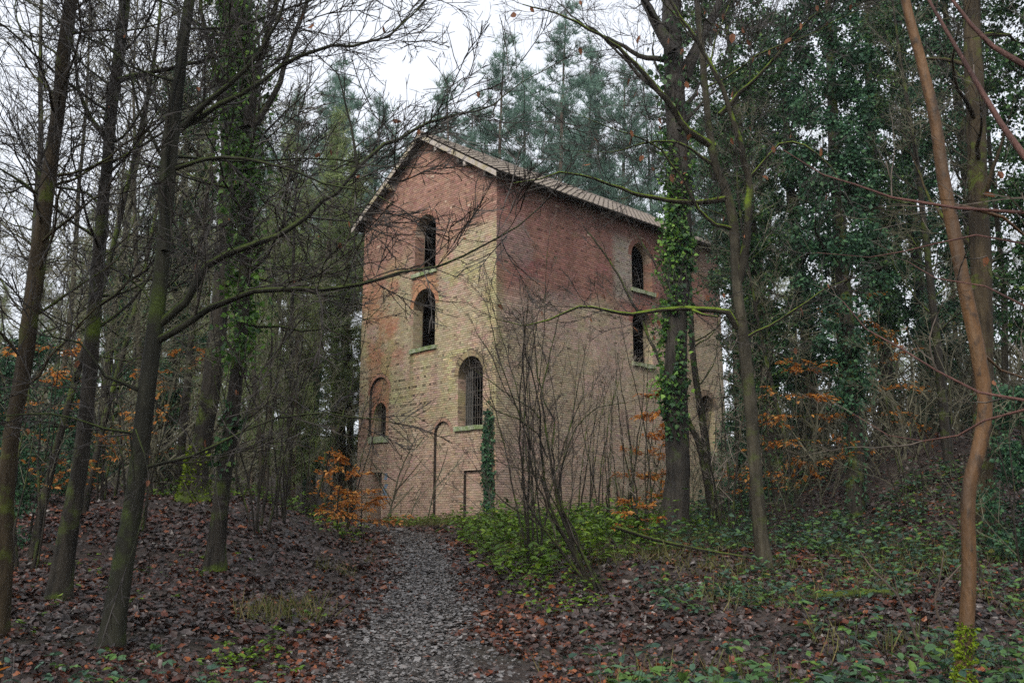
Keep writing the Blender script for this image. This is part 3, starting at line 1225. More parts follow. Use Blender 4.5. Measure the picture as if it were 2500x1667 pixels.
for k in range(40):
    y = .15 + k * .4
    if y > B_L + .2:
        break
    mb = MB()
    x0, x1 = .01, OV - .04
    mb.add([(x0, y, roof_z(x0) - .24), (x1, y, roof_z(x1) - .2), (x1, y, roof_z(x1) - .1), (x0, y, roof_z(x0) - .1), (x0, y + .07, roof_z(x0) - .24), (x1, y + .07, roof_z(x1) - .2), (x1, y + .07, roof_z(x1) - .1), (x0, y + .07, roof_z(x0) - .1)],
           [(0, 1, 2, 3), (7, 6, 5, 4), (0, 4, 5, 1), (1, 5, 6, 2), (2, 6, 7, 3)])
    mb.build('rafter_end', M['wood'], roof, local=True)
mb = MB()
xe, ze = OV + .01, roof_z(OV) - .03
P = [(xe + .07 + .075 * math.cos(t), ze - .075 * math.sin(t)) for t in np.linspace(0, math.pi, 7)]
V = [(a, -VG, z) for a, z in P] + [(a, B_L + VG, z) for a, z in P]
mb.add(V, [(j, j + 1, 8 + j, 7 + j) for j in range(6)])
mb.build('gutter', M['wood'], roof, local=True)

# ------------------------------------------------------------------ vegetation tools
LEAF_V = np.array([(0, 0, 0), (.32, .27, .07), (.72, .22, .05), (1, 0, -.05), (.72, -.22, .07), (.32, -.27, .05)])
LEAF_F = [np.array([(0, 3, 2, 1), (0, 5, 4, 3)])]
CURL_V = np.array([(0, 0, .02), (.30, .30, .14), (.62, .36, .10), (.80, .15, .02), (1, 0, .12), (.80, -.18, .04), (.60, -.38, .16), (.28, -.28, .08), (.5, 0, 0)])
CURL_F = [np.array([(0, 8, 2, 1), (8, 4, 3, 2), (8, 6, 5, 4), (0, 7, 6, 8)])]
KITE_V = np.array([(0, 0, 0), (.45, .36, .06), (1, 0, -.04), (.45, -.36, .06)])
KITE_F = [np.array([(0, 2, 1), (0, 3, 2)])]
IVY_V = np.array([(0, 0, 0), (.05, .38, .05), (.42, .50, .02), (.55, .24, .04), (1, 0, -.06), (.55, -.24, .04), (.42, -.50, .02), (.05, -.38, .05), (.35, 0, 0)])
IVY_F = [np.array([(0, 8, 2, 1), (8, 4, 3, 2), (8, 6, 5, 4), (0, 7, 6, 8)])]
BLADE_V = np.array([(0, -.02, 0), (0, .02, 0), (1, 0, 0)])
BLADE_F = [np.array([(0, 1, 2)])]


def perp(d):
    r = rng.normal(size=3)
    return unit(r - d * (r @ d))


def wander(p, d, L, n, jit=.12, up=.05):
    pts = [np.array(p, float)]
    d = unit(d)
    for k in range(n):
        d = unit(d + rng.normal(0, jit, 3) + np.array([0, 0, up]))
        pts.append(pts[-1] + d * L / n)
    return np.array(pts)


def ribbon(mb, P, rad):
    """the thinnest twigs: one strip, too fine to show its flatness"""
    P = np.asarray(P, float)
    T = unit(np.gradient(P, axis=0))
    A = unit(np.cross(T, rng.normal(size=3))) * (np.asarray(rad) * 1.25)[:, None]
    V = np.stack([P - A, P + A], 1).reshape(-1, 3)
    n = len(P)
    mb.add(V, [(2 * i, 2 * i + 1, 2 * i + 3, 2 * i + 2) for i in range(n - 1)])


def make_spray(seed, planar=.35, subs=10, r=.0072, sides=3, curve=.085, subsub=2):
    global rng
    keep = rng
    rng = np.random.default_rng(seed)
    mb = MB()
    main = wander((0, 0, 0), (1, 0, 0), 1.0, 6, curve, .02)
    tube(mb, main, np.linspace(r * 1.5, r * .6, 7), sides, cap=False)
    for k in range(subs):
        t = .12 + .85 * k / subs
        i = min(5, int(t * 6))
        p = main[i] + (main[i + 1] - main[i]) * (t * 6 - i)
        s = 1 if k % 2 else -1
        a = rng.uniform(.35, .85)
        d = np.array([math.cos(a), s * math.sin(a), rng.normal(0, planar)])
        L = rng.uniform(.3, .72) * (1.1 - .6 * t)
        P = wander(p, d, L, 3, .10, .04)
        ribbon(mb, P, np.linspace(r * .85, r * .5, 4))
        for j in range(subsub):
            tt = rng.uniform(.3, .9)
            ii = min(2, int(tt * 3))
            q_ = P[ii] + (P[ii + 1] - P[ii]) * (tt * 3 - ii)
            dd = unit(P[-1] - P[0]) + rng.normal(0, .6, 3) * np.array([1, 1, planar * 2])
            W = wander(q_, dd, L * rng.uniform(.3, .55), 2, .12, .02)
            ribbon(mb, W, np.linspace(r * .6, r * .4, 3))
    V = np.concatenate(mb.v)
    F = [f for f in mb.f]
    quads = np.concatenate([f for f in F if f.shape[1] == 4])
    rng = keep
    return V, [quads]


SPRAY = [make_spray(100 + k) for k in range(5)]
SPRAY_FINE = [make_spray(300 + k, .35, 9, .0036) for k in range(3)]              # for limbs close to the camera
SPRAY_THIN = [make_spray(200 + k, .5, 8, .0085, 3, .09, 1) for k in range(4)]      # for trees far off


class Tree:
    def __init__(s, name, label, cat, base, group=None):
        s.base = np.array(base, float)
        s.root = thing(name, label, cat, tuple(base), 0, group)
        s.trunk, s.limbs, s.twigs = MB(), MB(), MB()
        s.big, s.single = [], True
        s.sp, s.tips = [], []

    def bole(s, P, rad, sides=14, rough=.10, step=.16, flare=.5):
        P = np.asarray(P, float)
        n0 = np.linspace(0, 1, len(P))
        Q = smooth_path(P, step)
        r = np.interp(np.linspace(0, 1, len(Q)), n0 if len(rad) == len(P) else np.linspace(0, 1, len(rad)), rad)
        h = Q[:, 2] - Q[0, 2]
        r = r * (1 + flare * np.exp(-np.maximum(h, 0) / .28))
        Q = Q + np.stack([fnoise(h, h * 0, .8, 31) - .5, fnoise(h, h * 0, .8, 37) - .5, h * 0], -1) * r[:, None] * .5
        tube(s.trunk, Q, r, sides, rough=rough)
        s.Q, s.r = Q, r
        return Q, r

    def branch(s, P, r0, r1, lvl=2, dens=1.5, clen=1.3, up=.10, t0=.1, spray=.78, sides=6, mb=None, step=.22, jit=True):
        Q = smooth_path(P, step)
        n = len(Q)
        if jit and n > 3:
            Q = Q + rng.normal(0, min(.012, r0 * .35), Q.shape)
        rr = r0 + (r1 - r0) * np.linspace(0, 1, n) ** .8
        if mb is None and s.single:
            one = MB()
            s.big.append(one)
            tube(one, Q, rr, sides, rough=.08 if r0 > .02 else 0)
        else:
            tube(mb or s.limbs, Q, rr, sides, rough=.08 if r0 > .02 else 0)
        L = np.linalg.norm(np.diff(Q, axis=0), axis=1).sum()
        if lvl > 0:
            m = max(1, int(L * dens + rng.random()))
            for k in range(m):
                t = t0 + (1 - t0) * (k + rng.random()) / m
                i = min(n - 2, int(t * (n - 1)))
                T = unit(Q[i + 1] - Q[i])
                a = rng.uniform(.55, 1.15)
                d = T * math.cos(a) + perp(T) * math.sin(a) + np.array([0, 0, up])
                Lc = clen * (.4 + .6 * (1 - t)) * rng.uniform(.5, 1.25)
                rc = max(.0055, rr[i] * rng.uniform(.35, .6))
                rc = min(rc, .010 * Lc + .004)
                s.branch(wander(Q[i], d, Lc, 5, .11, up * .5), rc, .0045, lvl - 1, dens * 1.5, clen * .5, up, .15, spray, 4 if lvl > 1 else 3, s.twigs, .2, False)
            s.sp.append((Q[-1], unit(Q[-1] - Q[-2]), spray))
        else:
            m = max(1, int(L / .34))
            for k in range(m):
                t = (k + .6) / m
                i = min(n - 2, int(t * (n - 1)))
                d = unit(Q[i + 1] - Q[i]) + rng.normal(0, .45, 3)
                s.sp.append((Q[i], unit(d), spray * rng.uniform(.5, 1.2)))
            s.tips.append(Q[-1])

    def finish(s, bark_m, twig_m, sprays=SPRAY, limb_m=None, flat=True):
        if s.trunk.n:
            s.trunk.build('trunk', bark_m, s.root, True)
        if s.limbs.n:
            s.limbs.build('branches', limb_m or bark_m, s.root, True)['kind'] = 'stuff'
        for one in s.big:
            one.build('branch', limb_m or bark_m, s.root, True)
        if s.sp:
            pos = np.array([a for a, b, c in s.sp])
            dr = np.array([b for a, b, c in s.sp])
            sc = np.array([c for a, b, c in s.sp])
            mats = basis(dr, flat=flat) * sc[:, None, None]
            which = rng.integers(0, len(sprays), len(sc))
            for k, (tv, tf) in enumerate(sprays):
                m = which == k
                # keep twig thickness while the spray's length changes: thickness is small, scale alone is fine
                s.twigs.place(tv, tf, mats[m], pos[m])
        if s.twigs.n:
            s.twigs.build('twigs', twig_m, s.root, False)['kind'] = 'stuff'
        return s.root


def leaves_on(mb, pos, dirs, size, tv=LEAF_V, tf=LEAF_F, var=.35, tint=None, flat=False):
    n = len(pos)
    if n == 0:
        return
    sc = np.clip(size * (1 + rng.normal(0, var, n)), size * .35, size * 2)
    mats = basis(dirs, flat=flat) * sc[:, None, None]
    mb.place(tv, tf, mats, pos, tint)


def px_path(pts, depths):
    n = len(pts)
    if np.isscalar(depths):
        depths = [depths] * n
    if len(depths) != n:
        depths = np.interp(np.linspace(0, 1, n), np.linspace(0, 1, len(depths)), depths)
    return np.array([at(x, y, d) for (x, y), d in zip(pts, depths)])


def grounded(P, sink=.12):
    """start a stem in the ground below its first traced point"""
    b = P[0].copy()
    z = hgt(b[0], b[1]) - sink
    if P[0][2] > z + .05:
        k = np.array([[b[0], b[1], z]])
        return np.concatenate([k, P])
    P = P.copy()
    P[0][2] = z
    return P


def random_limbs(t, n, h0, h1, Lr=(2, 4), lvl=2, dens=1.2, clen=1.2, up=.12, side=None, spray=.8, r=.35):
    """bare limbs growing off the bole between heights h0 and h1 above its foot"""
    h = t.Q[:, 2] - t.Q[0, 2]
    for k in range(n):
        hh = h0 + (h1 - h0) * (k + rng.random()) / n
        i = int(np.argmin(np.abs(h - hh)))
        a = rng.uniform(0, 2 * math.pi) if side is None else rng.normal(side, .9)
        d = np.array([math.cos(a), math.sin(a), rng.uniform(.15, .9)])
        L = rng.uniform(*Lr)
        t.branch(wander(t.Q[i], d, L, 8, .14, up * .4), t.r[i] * r, .006, lvl, dens, clen, up, .15, spray)


# ------------------------------------------------------------------ the foreground trees on the left
# beech whose limbs reach across the gable
P = grounded(px_path([(262, 1460), (285, 1300), (310, 1130), (335, 900), (358, 730), (375, 560), (388, 420), (402, 260), (420, 100), (435, 0), (462, -220), (490, -480)], 10.2))
t = Tree('beech_tree', 'smooth dark beech in left foreground whose long limbs cross the gable', 'tree', P[0])
w = [46, 41, 39, 36, 33, 28, 27, 26, 24, 22, 18, 11]
t.bole(P, [pxr(x, 10.2) for x in ([48] + w)][:len(P)], 16, .07)
t.branch(px_path([(368, 745), (430, 690), (480, 610), (560, 567), (640, 540), (700, 495), (770, 440), (820, 390), (880, 335), (985, 283), (1060, 262), (1130, 240), (1230, 170)], [10.2, 10.0, 10.4, 11]), pxr(21, 10), .006, 2, 2.7, 1.2)
t.branch(px_path([(365, 785), (480, 712), (580, 670), (700, 665), (830, 655), (920, 625), (1000, 610), (1060, 590), (1140, 545), (1240, 480)], [10.2, 9.6, 9.4]), pxr(19, 10), .006, 2, 2.7, 1.1)
t.branch(px_path([(820, 386), (806, 290), (775, 170), (742, 138)], 10.4), .022, .006, 1, 2.2, .9)
t.branch(px_path([(415, 292), (500, 240), (600, 190), (690, 125), (765, 105), (850, 97), (925, 60), (985, -10)], [10.2, 10.6]), pxr(16, 10), .007, 2, 2.7, 1.1)
t.branch(px_path([(400, 388), (470, 366), (560, 365), (640, 380), (740, 420), (830, 437), (905, 470)], [10.2, 9.4]), pxr(11, 10), .006, 2, 2.7, 1.0)
t.branch(px_path([(378, 575), (372, 480), (382, 300), (412, 150), (432, 20), (455, -160)], [10.1, 9.9]), pxr(20, 10), .02, 2, .9, 1.3)
t.branch(px_path([(420, 290), (480, 232), (560, 160), (620, 85), (655, 0), (690, -120)], [10.2, 9.6]), pxr(16, 10), .012, 2, 2.7, 1.2)
t.branch(px_path([(335, 905), (245, 862), (185, 790), (118, 770), (60, 700)], [10.2, 9.6]), pxr(12, 10), .006, 2, 2.8, .8)
t.branch(px_path([(318, 1000), (240, 985), (170, 958), (60, 950), (-40, 960)], [10.2, 9.6]), pxr(9, 10), .006, 2, 2.8, .8)
t.branch(px_path([(320, 1078), (440, 1045), (560, 990), (630, 960), (700, 948), (800, 955), (900, 970)], [10.2, 10.8]), pxr(10, 10), .005, 2, 2.8, .8)
t.branch(px_path([(310, 1110), (300, 1000), (312, 985), (330, 1040), (345, 1130), (320, 1220), (292, 1300)], [10, 9.7]), .012, .004, 1, 2.0, .6)
t.branch(px_path([(395, 400), (360, 330), (320, 250), (290, 150), (230, 90)], [10.2, 9.4]), pxr(10, 10), .006, 2, 2.8, 1.1)
random_limbs(t, 10, 5.5, 11, (2.0, 3.6), 2, 1.6, 1.1, r=.3)
t.finish(M['bark_beech'], M['twig'])
mb = MB()
tp = np.array(t.tips)[::6]
leaves_on(mb, tp, rng.normal(0, .4, tp.shape) + np.array([0, 0, -1.0]), .075, LEAF_V, LEAF_F)
mb.build('dead_leaves', M['dead_leaf'], t.root)['kind'] = 'stuff'

P = grounded(px_path([(8, 1330), (12, 1150), (25, 1000), (50, 860), (72, 700), (90, 560), (108, 430), (130, 260), (148, 110), (162, 0), (185, -220), (200, -450)], 10.8))
t = Tree('leaning_tree', 'brown barked tree leaning right along the left edge of the picture', 'tree', P[0])
t.bole(P, [pxr(x, 10.8) for x in np.interp(np.linspace(0, 1, len(P)), [0, .2, .5, .8, 1], [40, 34, 33, 27, 13])], 14, .22)
random_limbs(t, 22, 2.8, 10.5, (1.4, 3.4), 2, 1.5, 1.2, r=.25)
t.finish(M['bark_brown'], M['twig'])

P = grounded(px_path([(136, 1375), (160, 1220), (178, 1100), (198, 930), (212, 760), (225, 600), (240, 430), (256, 260), (272, 130), (286, 0), (300, -200), (310, -420)], 13.0))
t = Tree('ash_tree', 'straight moss flecked tree between the leaning tree and the beech', 'tree', P[0])
t.bole(P, [pxr(x, 13) for x in np.interp(np.linspace(0, 1, len(P)), [0, .15, .4, .75, 1], [48, 37, 30, 25, 12])], 14, .20)
t.branch(px_path([(262, 190), (330, 172), (420, 150), (520, 130), (600, 135)], [13, 12]), .05, .008, 2, 1.4, 1.2)
t.branch(px_path([(222, 600), (300, 640), (350, 700), (390, 760)], [13, 12.4]), .03, .006, 2, 1.5, 1.0)
t.branch(px_path([(250, 330), (190, 240), (170, 130), (150, 30)], [13, 12.4]), .05, .008, 2, 1.4, 1.2)
random_limbs(t, 22, 3.6, 12.5, (1.6, 4.0), 2, 1.25, 1.15, r=.28)
t.finish(M['bark_oak'], M['twig'])

# ivied tree between the beech and the building
P = grounded(px_path([(497, 1300), (507, 1180), (518, 1060), (538, 900), (555, 740), (565, 560), (565, 400), (560, 250), (553, 100), (550, 0), (548, -200), (540, -380)], 16.5))
t = Tree('ivied_tree', 'tree left of the building with ivy sleeving its upper trunk', 'tree', P[0])
rad = [pxr(x, 16.5) for x in np.interp(np.linspace(0, 1, len(P)), [0, .12, .4, .75, 1], [46, 34, 29, 26, 13])]
t.bole(P, rad, 12, .12)
t.branch(px_path([(548, 330), (510, 250), (490, 150), (462, 20), (440, -120)], 16.8), .10, .02, 2, 1.0, 1.3)
t.branch(px_path([(570, 290), (590, 170), (615, 80), (640, -20), (660, -160)], 16.2), .10, .02, 2, 1.0, 1.3)
t.branch(px_path([(585, 285), (630, 215), (650, 160), (672, 90), (705, 0), (730, -120)], 16), .07, .02, 2, 1.0, 1.2)
random_limbs(t, 18, 4.5, 15, (1.8, 4.0), 2, 1.5, 1.2, r=.3)
t.finish(M['bark_oak'], M['twig'])


def ivy_sleeve(tree, h0, h1, n, thick, size, mat, name='ivy', bias=None, tuft=0.0):
    """leaves clinging round a bole, in uneven patches"""
    h = tree.Q[:, 2] - tree.Q[0, 2]
    hh = h0 + (h1 - h0) * rng.beta(1.5, 1.5, n * 2)
    a = rng.uniform(0, 2 * math.pi, n * 2)
    if bias is not None:
        a = np.where(rng.random(n * 2) < .75, rng.normal(bias, .9, n * 2), a)
    keep = fnoise(hh * 1.0, a, 1.1, 41) > .42
    hh, a = hh[keep][:n], a[keep][:n]
    i = np.clip(np.searchsorted(h, hh), 0, len(h) - 1)
    rr = tree.r[i] + np.abs(rng.normal(0, thick, len(i))) + tuft * (rng.random(len(i)) ** 4)
    out = np.stack([np.cos(a), np.sin(a), np.zeros(len(a))], -1)
    pos = tree.Q[i] + out * rr[:, None]
    pos[:, 2] = tree.Q[0, 2] + hh
    dr = unit(out * .55 + np.array([0, 0, -.75]) + rng.normal(0, .45, out.shape))
    mb = MB()
    leaves_on(mb, pos, dr, size, IVY_V, IVY_F)
    o = mb.build(name, mat, tree.root)
    o['kind'] = 'stuff'
    return o


ivy_sleeve(t, 3.6, 16, 7600, .09, .085, M['ivy_bright'], tuft=.5)
ivy_sleeve(t, 1.6, 3.2, 160, .05, .09, M['ivy'])

P = grounded(px_path([(448, 1165), (462, 1040), (478, 920), (495, 800), (508, 650), (518, 500), (522, 350), (520, 150), (515, -50), (510, -250)], 23.0))
t = Tree('mossy_tree', 'stout tree with moss covered foot on the left bank', 'tree', P[0])
t.bole(P, [pxr(x, 23) for x in np.interp(np.linspace(0, 1, len(P)), [0, .1, .4, .8, 1], [60, 44, 38, 30, 14])], 12, .13, flare=.75)
random_limbs(t, 18, 5, 18, (2, 4.5), 2, .9, 1.3)
t.finish(M['bark_oak'], M['twig_far'], SPRAY_THIN)
mb = MB()
k = 900
hh, aa = rng.random(k) ** 1.8 * 1.5, rng.normal(math.pi * 1.25, 1.1, k)
i = np.clip(np.searchsorted(t.Q[:, 2] - t.Q[0, 2], hh), 0, len(t.r) - 1)
out = np.stack([np.cos(aa), np.sin(aa), 0 * aa], -1)
pos = t.Q[i] + out * (t.r[i] + .01)[:, None]
pos[:, 2] = t.Q[0, 2] + hh + rng.normal(0, .02, k)
leaves_on(mb, pos, out + rng.normal(0, .6, out.shape), .075, KITE_V, KITE_F)
mb.build('moss', M['moss'], t.root)['kind'] = 'stuff'

# ------------------------------------------------------------------ the trees right of the building
P = grounded(px_path([(1553, 1262), (1556, 1150), (1556, 1050), (1550, 900), (1552, 760), (1558, 620), (1562, 480), (1558, 340), (1550, 220), (1545, 100), (1542, 0), (1540, -160), (1535, -330)], 23.0))
t = Tree('ivied_oak', 'thick dark tree with ivy patches standing before the long brick wall', 'tree', P[0])
t.bole(P, [pxr(x, 23) for x in np.interp(np.linspace(0, 1, len(P)), [0, .08, .3, .5, .8, 1], [76, 56, 48, 50, 46, 22])], 18, .12, flare=.35)
t.branch(px_path([(1570, 180), (1610, 90), (1650, 10), (1690, -120)], 23), .22, .05, 2, .9, 1.5)
t.branch(px_path([(1545, 120), (1490, 20), (1440, -100)], 22.5), .2, .05, 2, .9, 1.5)
t.branch(px_path([(1560, 300), (1600, 250), (1640, 210), (1690, 190)], 22.5), .08, .01, 2, 1.0, 1.2)
random_limbs(t, 9, 11, 17, (2.2, 4.2), 2, 1.0, 1.3)
t.finish(M['bark_wet'], M['twig'])
ivy_sleeve(t, 3.2, 11.2, 2000, .07, .088, M['ivy_bright'], bias=math.pi * 1.06, tuft=.38)
ivy_sleeve(t, 2.6, 10.5, 1500, .05, .092, M['ivy'], bias=math.pi * 1.45)
ivy_sleeve(t, 9.5, 17, 700, .10, .12, M['ivy'], tuft=.4)

D8 = 16.8
P = grounded(px_path([(1762, 1320), (1748, 1210), (1735, 1090), (1722, 930), (1708, 790), (1692, 660), (1684, 520), (1668, 440), (1640, 370), (1622, 240), (1612, 110), (1600, 0), (1580, -160)], D8))
t = Tree('twisted_tree', 'slim crooked tree with mossy limbs right of the thick ivied tree', 'tree', P[0])
t.bole(P, [pxr(x, D8) for x in np.interp(np.linspace(0, 1, len(P)), [0, .2, .45, .6, 1], [35, 29, 26, 20, 11])], 12, .18)
for pts, r0, r1, lv in (
        ([(1693, 650), (1712, 570), (1722, 440), (1703, 340), (1660, 205), (1600, 95), (1545, 15), (1500, -60)], pxr(24, D8), .025, 2),
        ([(1668, 455), (1600, 465), (1500, 455), (1450, 440), (1400, 425), (1330, 402), (1285, 395), (1238, 412), (1180, 420)], pxr(17, D8), .008, 2),
        ([(1695, 752), (1672, 718), (1580, 707), (1520, 712), (1450, 722), (1390, 712), (1330, 704), (1262, 735), (1180, 746), (1140, 735)], pxr(17, D8), .006, 2),
        ([(1640, 335), (1580, 300), (1530, 230), (1460, 150), (1400, 95), (1300, 40), (1200, 10)], pxr(20, D8), .010, 2),
        ([(1655, 262), (1700, 215), (1745, 175), (1790, 120), (1840, 60), (1910, 5)], pxr(15, D8), .010, 2),
        ([(1715, 420), (1760, 360), (1790, 330), (1850, 335), (1905, 380), (1940, 440)], pxr(10, D8), .006, 2),
        ([(1690, 530), (1620, 500), (1560, 400), (1500, 330), (1420, 300), (1330, 265)], pxr(11, D8), .006, 2),
        ([(1640, 380), (1560, 330), (1480, 330), (1400, 350), (1330, 345)], pxr(9, D8), .006, 2),
        ([(1580, 707), (1610, 722), (1650, 730)], pxr(10, D8), .012, 1),
        ([(1705, 780), (1800, 730), (1900, 660), (1960, 640)], pxr(8, D8), .005, 2)):
    t.branch(px_path(pts, [D8, D8 - .8]), r0, r1, lv, 2.6, 1.1, spray=.65, sides=8)
random_limbs(t, 6, 9, 13, (1.6, 3.2), 2, 2.7, 1.1)
t.finish(M['bark_grey'], M['twig'], limb_m=M['bark_moss'])
mb = MB()
tp = np.array(t.tips)
tp = tp[::4]
leaves_on(mb, tp, rng.normal(0, .4, tp.shape) + np.array([0, 0, -1.0]), .14, LEAF_V, LEAF_F)
mb.build('dead_leaves', M['dead_leaf'], t.root)['kind'] = 'stuff'

D9 = 6.9
P = grounded(px_path([(2215, 1572), (2222, 1450), (2226, 1300), (2222, 1190), (2226, 1110), (2250, 1020), (2262, 930), (2246, 820), (2222, 700), (2195, 560), (2168, 420), (2148, 290), (2122, 170), (2098, 80), (2078, 0), (2050, -150), (2030, -330)], D9))
t = Tree('tan_barked_tree', 'crooked tan barked tree in the right foreground with dark scars', 'tree', P[0])
t.bole(P, [pxr(x, D9) for x in np.interp(np.linspace(0, 1, len(P)), [0, .15, .35, .6, .85, 1], [36, 31, 34, 29, 23, 14])], 16, .17, .10, flare=.15)
t.branch(px_path([(2185, 470), (2250, 480), (2300, 500), (2352, 540), (2420, 560)], [D9, 7.5]), .018, .01, 2, 1.0, .8, spray=.42)
t.branch(px_path([(2245, 800), (2300, 850), (2352, 870), (2420, 890)], [D9, 7.6]), .012, .006, 2, 1.0, .8, spray=.42)
t.finish(M['bark_tan'], M['twig_mid'], SPRAY_FINE)
mb = MB()
k = 1100
hh = rng.random(k) ** 1.3 * .85 + .1
aa = rng.normal(math.pi * 1.25, .8, k)
i = np.clip(np.searchsorted(t.Q[:, 2] - t.Q[0, 2], hh), 0, len(t.r) - 1)
out = np.stack([np.cos(aa), np.sin(aa), 0 * aa], -1)
pos = t.Q[i] + out * (t.r[i] * rng.uniform(.95, 1.25, k))[:, None]
pos[:, 2] = t.Q[0, 2] + hh
leaves_on(mb, pos, out + rng.normal(0, .7, out.shape), .028, LEAF_V, LEAF_F)
mb.build('moss', M['moss'], t.root)['kind'] = 'stuff'

# the tree just outside the frame whose reddish limbs reach in from the right
b0 = np.array([4.35, 5.6, hgt(4.35, 5.6) - .1])
t = Tree('red_limbed_tree', 'tree past the right edge sending red and dark limbs into the picture', 'tree', b0)
P = np.array([b0, b0 + (.05, 0, 1.5), b0 + (.0, .05, 3.0), b0 + (-.1, .1, 4.6), b0 + (-.15, .1, 6.5)])
t.bole(P, [.13, .11, .095, .075, .04], 12, .1)
t.branch(np.concatenate([px_path([(2440, 450), (2352, 358), (2300, 285), (2220, 150), (2150, 30), (2100, -60), (2060, -160)], [5.4, 5.9])]), pxr(19, 5.6), .008, 1, 1.2, .7, jit=False)
t.branch(px_path([(2490, 505), (2352, 488), (2200, 478), (2050, 455), (1960, 425), (1890, 398), (1800, 345)], [5.5, 6.4]), pxr(11, 5.6), .004, 2, .9, .7, spray=.42)
t.branch(px_path([(2470, 210), (2352, 152), (2280, 110), (2190, 0), (2150, -70)], [5.4, 5.8]), pxr(20, 5.6), .008, 2, .9, .7, spray=.42)
t.branch(px_path([(2480, 955), (2352, 922), (2250, 900), (2150, 850), (2070, 800), (1990, 755), (1935, 690)], [5.5, 6.6]), pxr(10, 5.6), .004, 2, .9, .7, spray=.42)
t.branch(px_path([(2480, 905), (2352, 940), (2260, 968), (2200, 1000), (2120, 1012), (2040, 1000), (1960, 950)], [5.5, 6.6]), pxr(8, 5.6), .003, 2, .9, .6, spray=.42)
t.branch(px_path([(2480, 580), (2352, 560), (2240, 540), (2150, 560), (2000, 590), (1880, 580)], [5.5, 6.6]), pxr(7, 5.6), .003, 2, .9, .7, spray=.42)
t.branch(px_path([(2470, 760), (2352, 700), (2260, 660), (2150, 640), (2080, 600)], [5.5, 6.4]), pxr(8, 5.6), .003, 2, .9, .7, spray=.42)
t.finish(M['red_twig'], M['twig_mid'], SPRAY_FINE)
mb = MB()
tp = np.array(t.tips)
tp = tp[::3]
leaves_on(mb, tp, rng.normal(0, .4, tp.shape) + np.array([0, 0, -1.0]), .06, LEAF_V, LEAF_F)
mb.build('dead_leaves', M['dead_leaf'], t.root)['kind'] = 'stuff'

P = grounded(px_path([(2262, 1120), (2258, 900), (2250, 600), (2240, 300), (2232, 0), (2228, -300)], 19.0))
t = Tree('pale_trunk_tree', 'straight pale grey trunk rising behind the tan barked tree', 'tree', P[0])
t.bole(P, [pxr(x, 19) for x in [54, 48, 46, 44, 42, 38, 30]][:len(P)], 12, .1)
random_limbs(t, 12, 6, 16, (1.6, 3.6), 2, 1.0, 1.1)
t.finish(M['bark_brown'], M['twig'])

# twin dark stems leaning by the wall's far end
P = grounded(px_path([(1640, 1195), (1628, 1090), (1618, 1000), (1602, 900), (1590, 800), (1586, 700), (1580, 560)], 26))
t = Tree('twin_stemmed_tree', 'twin dark leaning stems beside the thick ivied tree', 'tree', P[0])
t.bole(P, [pxr(x, 26) for x in [24, 20, 18, 16, 14, 12, 9, 6]][:len(P)], 8, .1)
t.branch(np.concatenate([[P[0] + (.05, 0, .1)], px_path([(1625, 1120), (1600, 1010), (1560, 920), (1515, 830), (1480, 750), (1445, 680), (1400, 600), (1340, 520)], [26, 27])]), pxr(18, 26), .02, 2, .9, 1.5)
t.branch(px_path([(1540, 880), (1555, 780), (1540, 700), (1500, 600), (1450, 520)], [26, 26.5]), .07, .012, 2, .9, 1.4)
random_limbs(t, 6, 4, 9, (2, 3.5), 2, 1.0, 1.2)
t.finish(M['bark_oak'], M['twig'])


# ------------------------------------------------------------------ coppice and saplings in front of the long wall
def coppice(name, label, base, stems, Lr, lean, bark_m, twig_m, spread=.35, r=(.018, .04), lvl=1, dens=1.6, clen=1.0, group=None, toward=None, sprays=SPRAY, up=.07, spray=.5):
    b = np.array([base[0], base[1], hgt(*base) - .08])
    t = Tree(name, label, 'shrub', b, group)
    for k in range(stems):
        a = rng.uniform(0, 2 * math.pi)
        d = np.array([math.cos(a) * rng.uniform(.3, 1) * lean, math.sin(a) * lean * .6, 1.0])
        if toward is not None:
            d = d + np.array(toward)
        L = rng.uniform(*Lr)
        p = b + np.array([math.cos(a), math.sin(a), 0]) * spread * rng.random()
        t.branch(wander(p, d, L, 9, .06, up), rng.uniform(*r), .006, lvl, dens, clen, .12, .25, spray, 6)
    t.finish(bark_m, twig_m, sprays)
    return t


def zz(pts):
    return [((1180 + x / 2.8516) / 1.063, (800 + y / 2.8516) / 1.063) for x, y in pts]


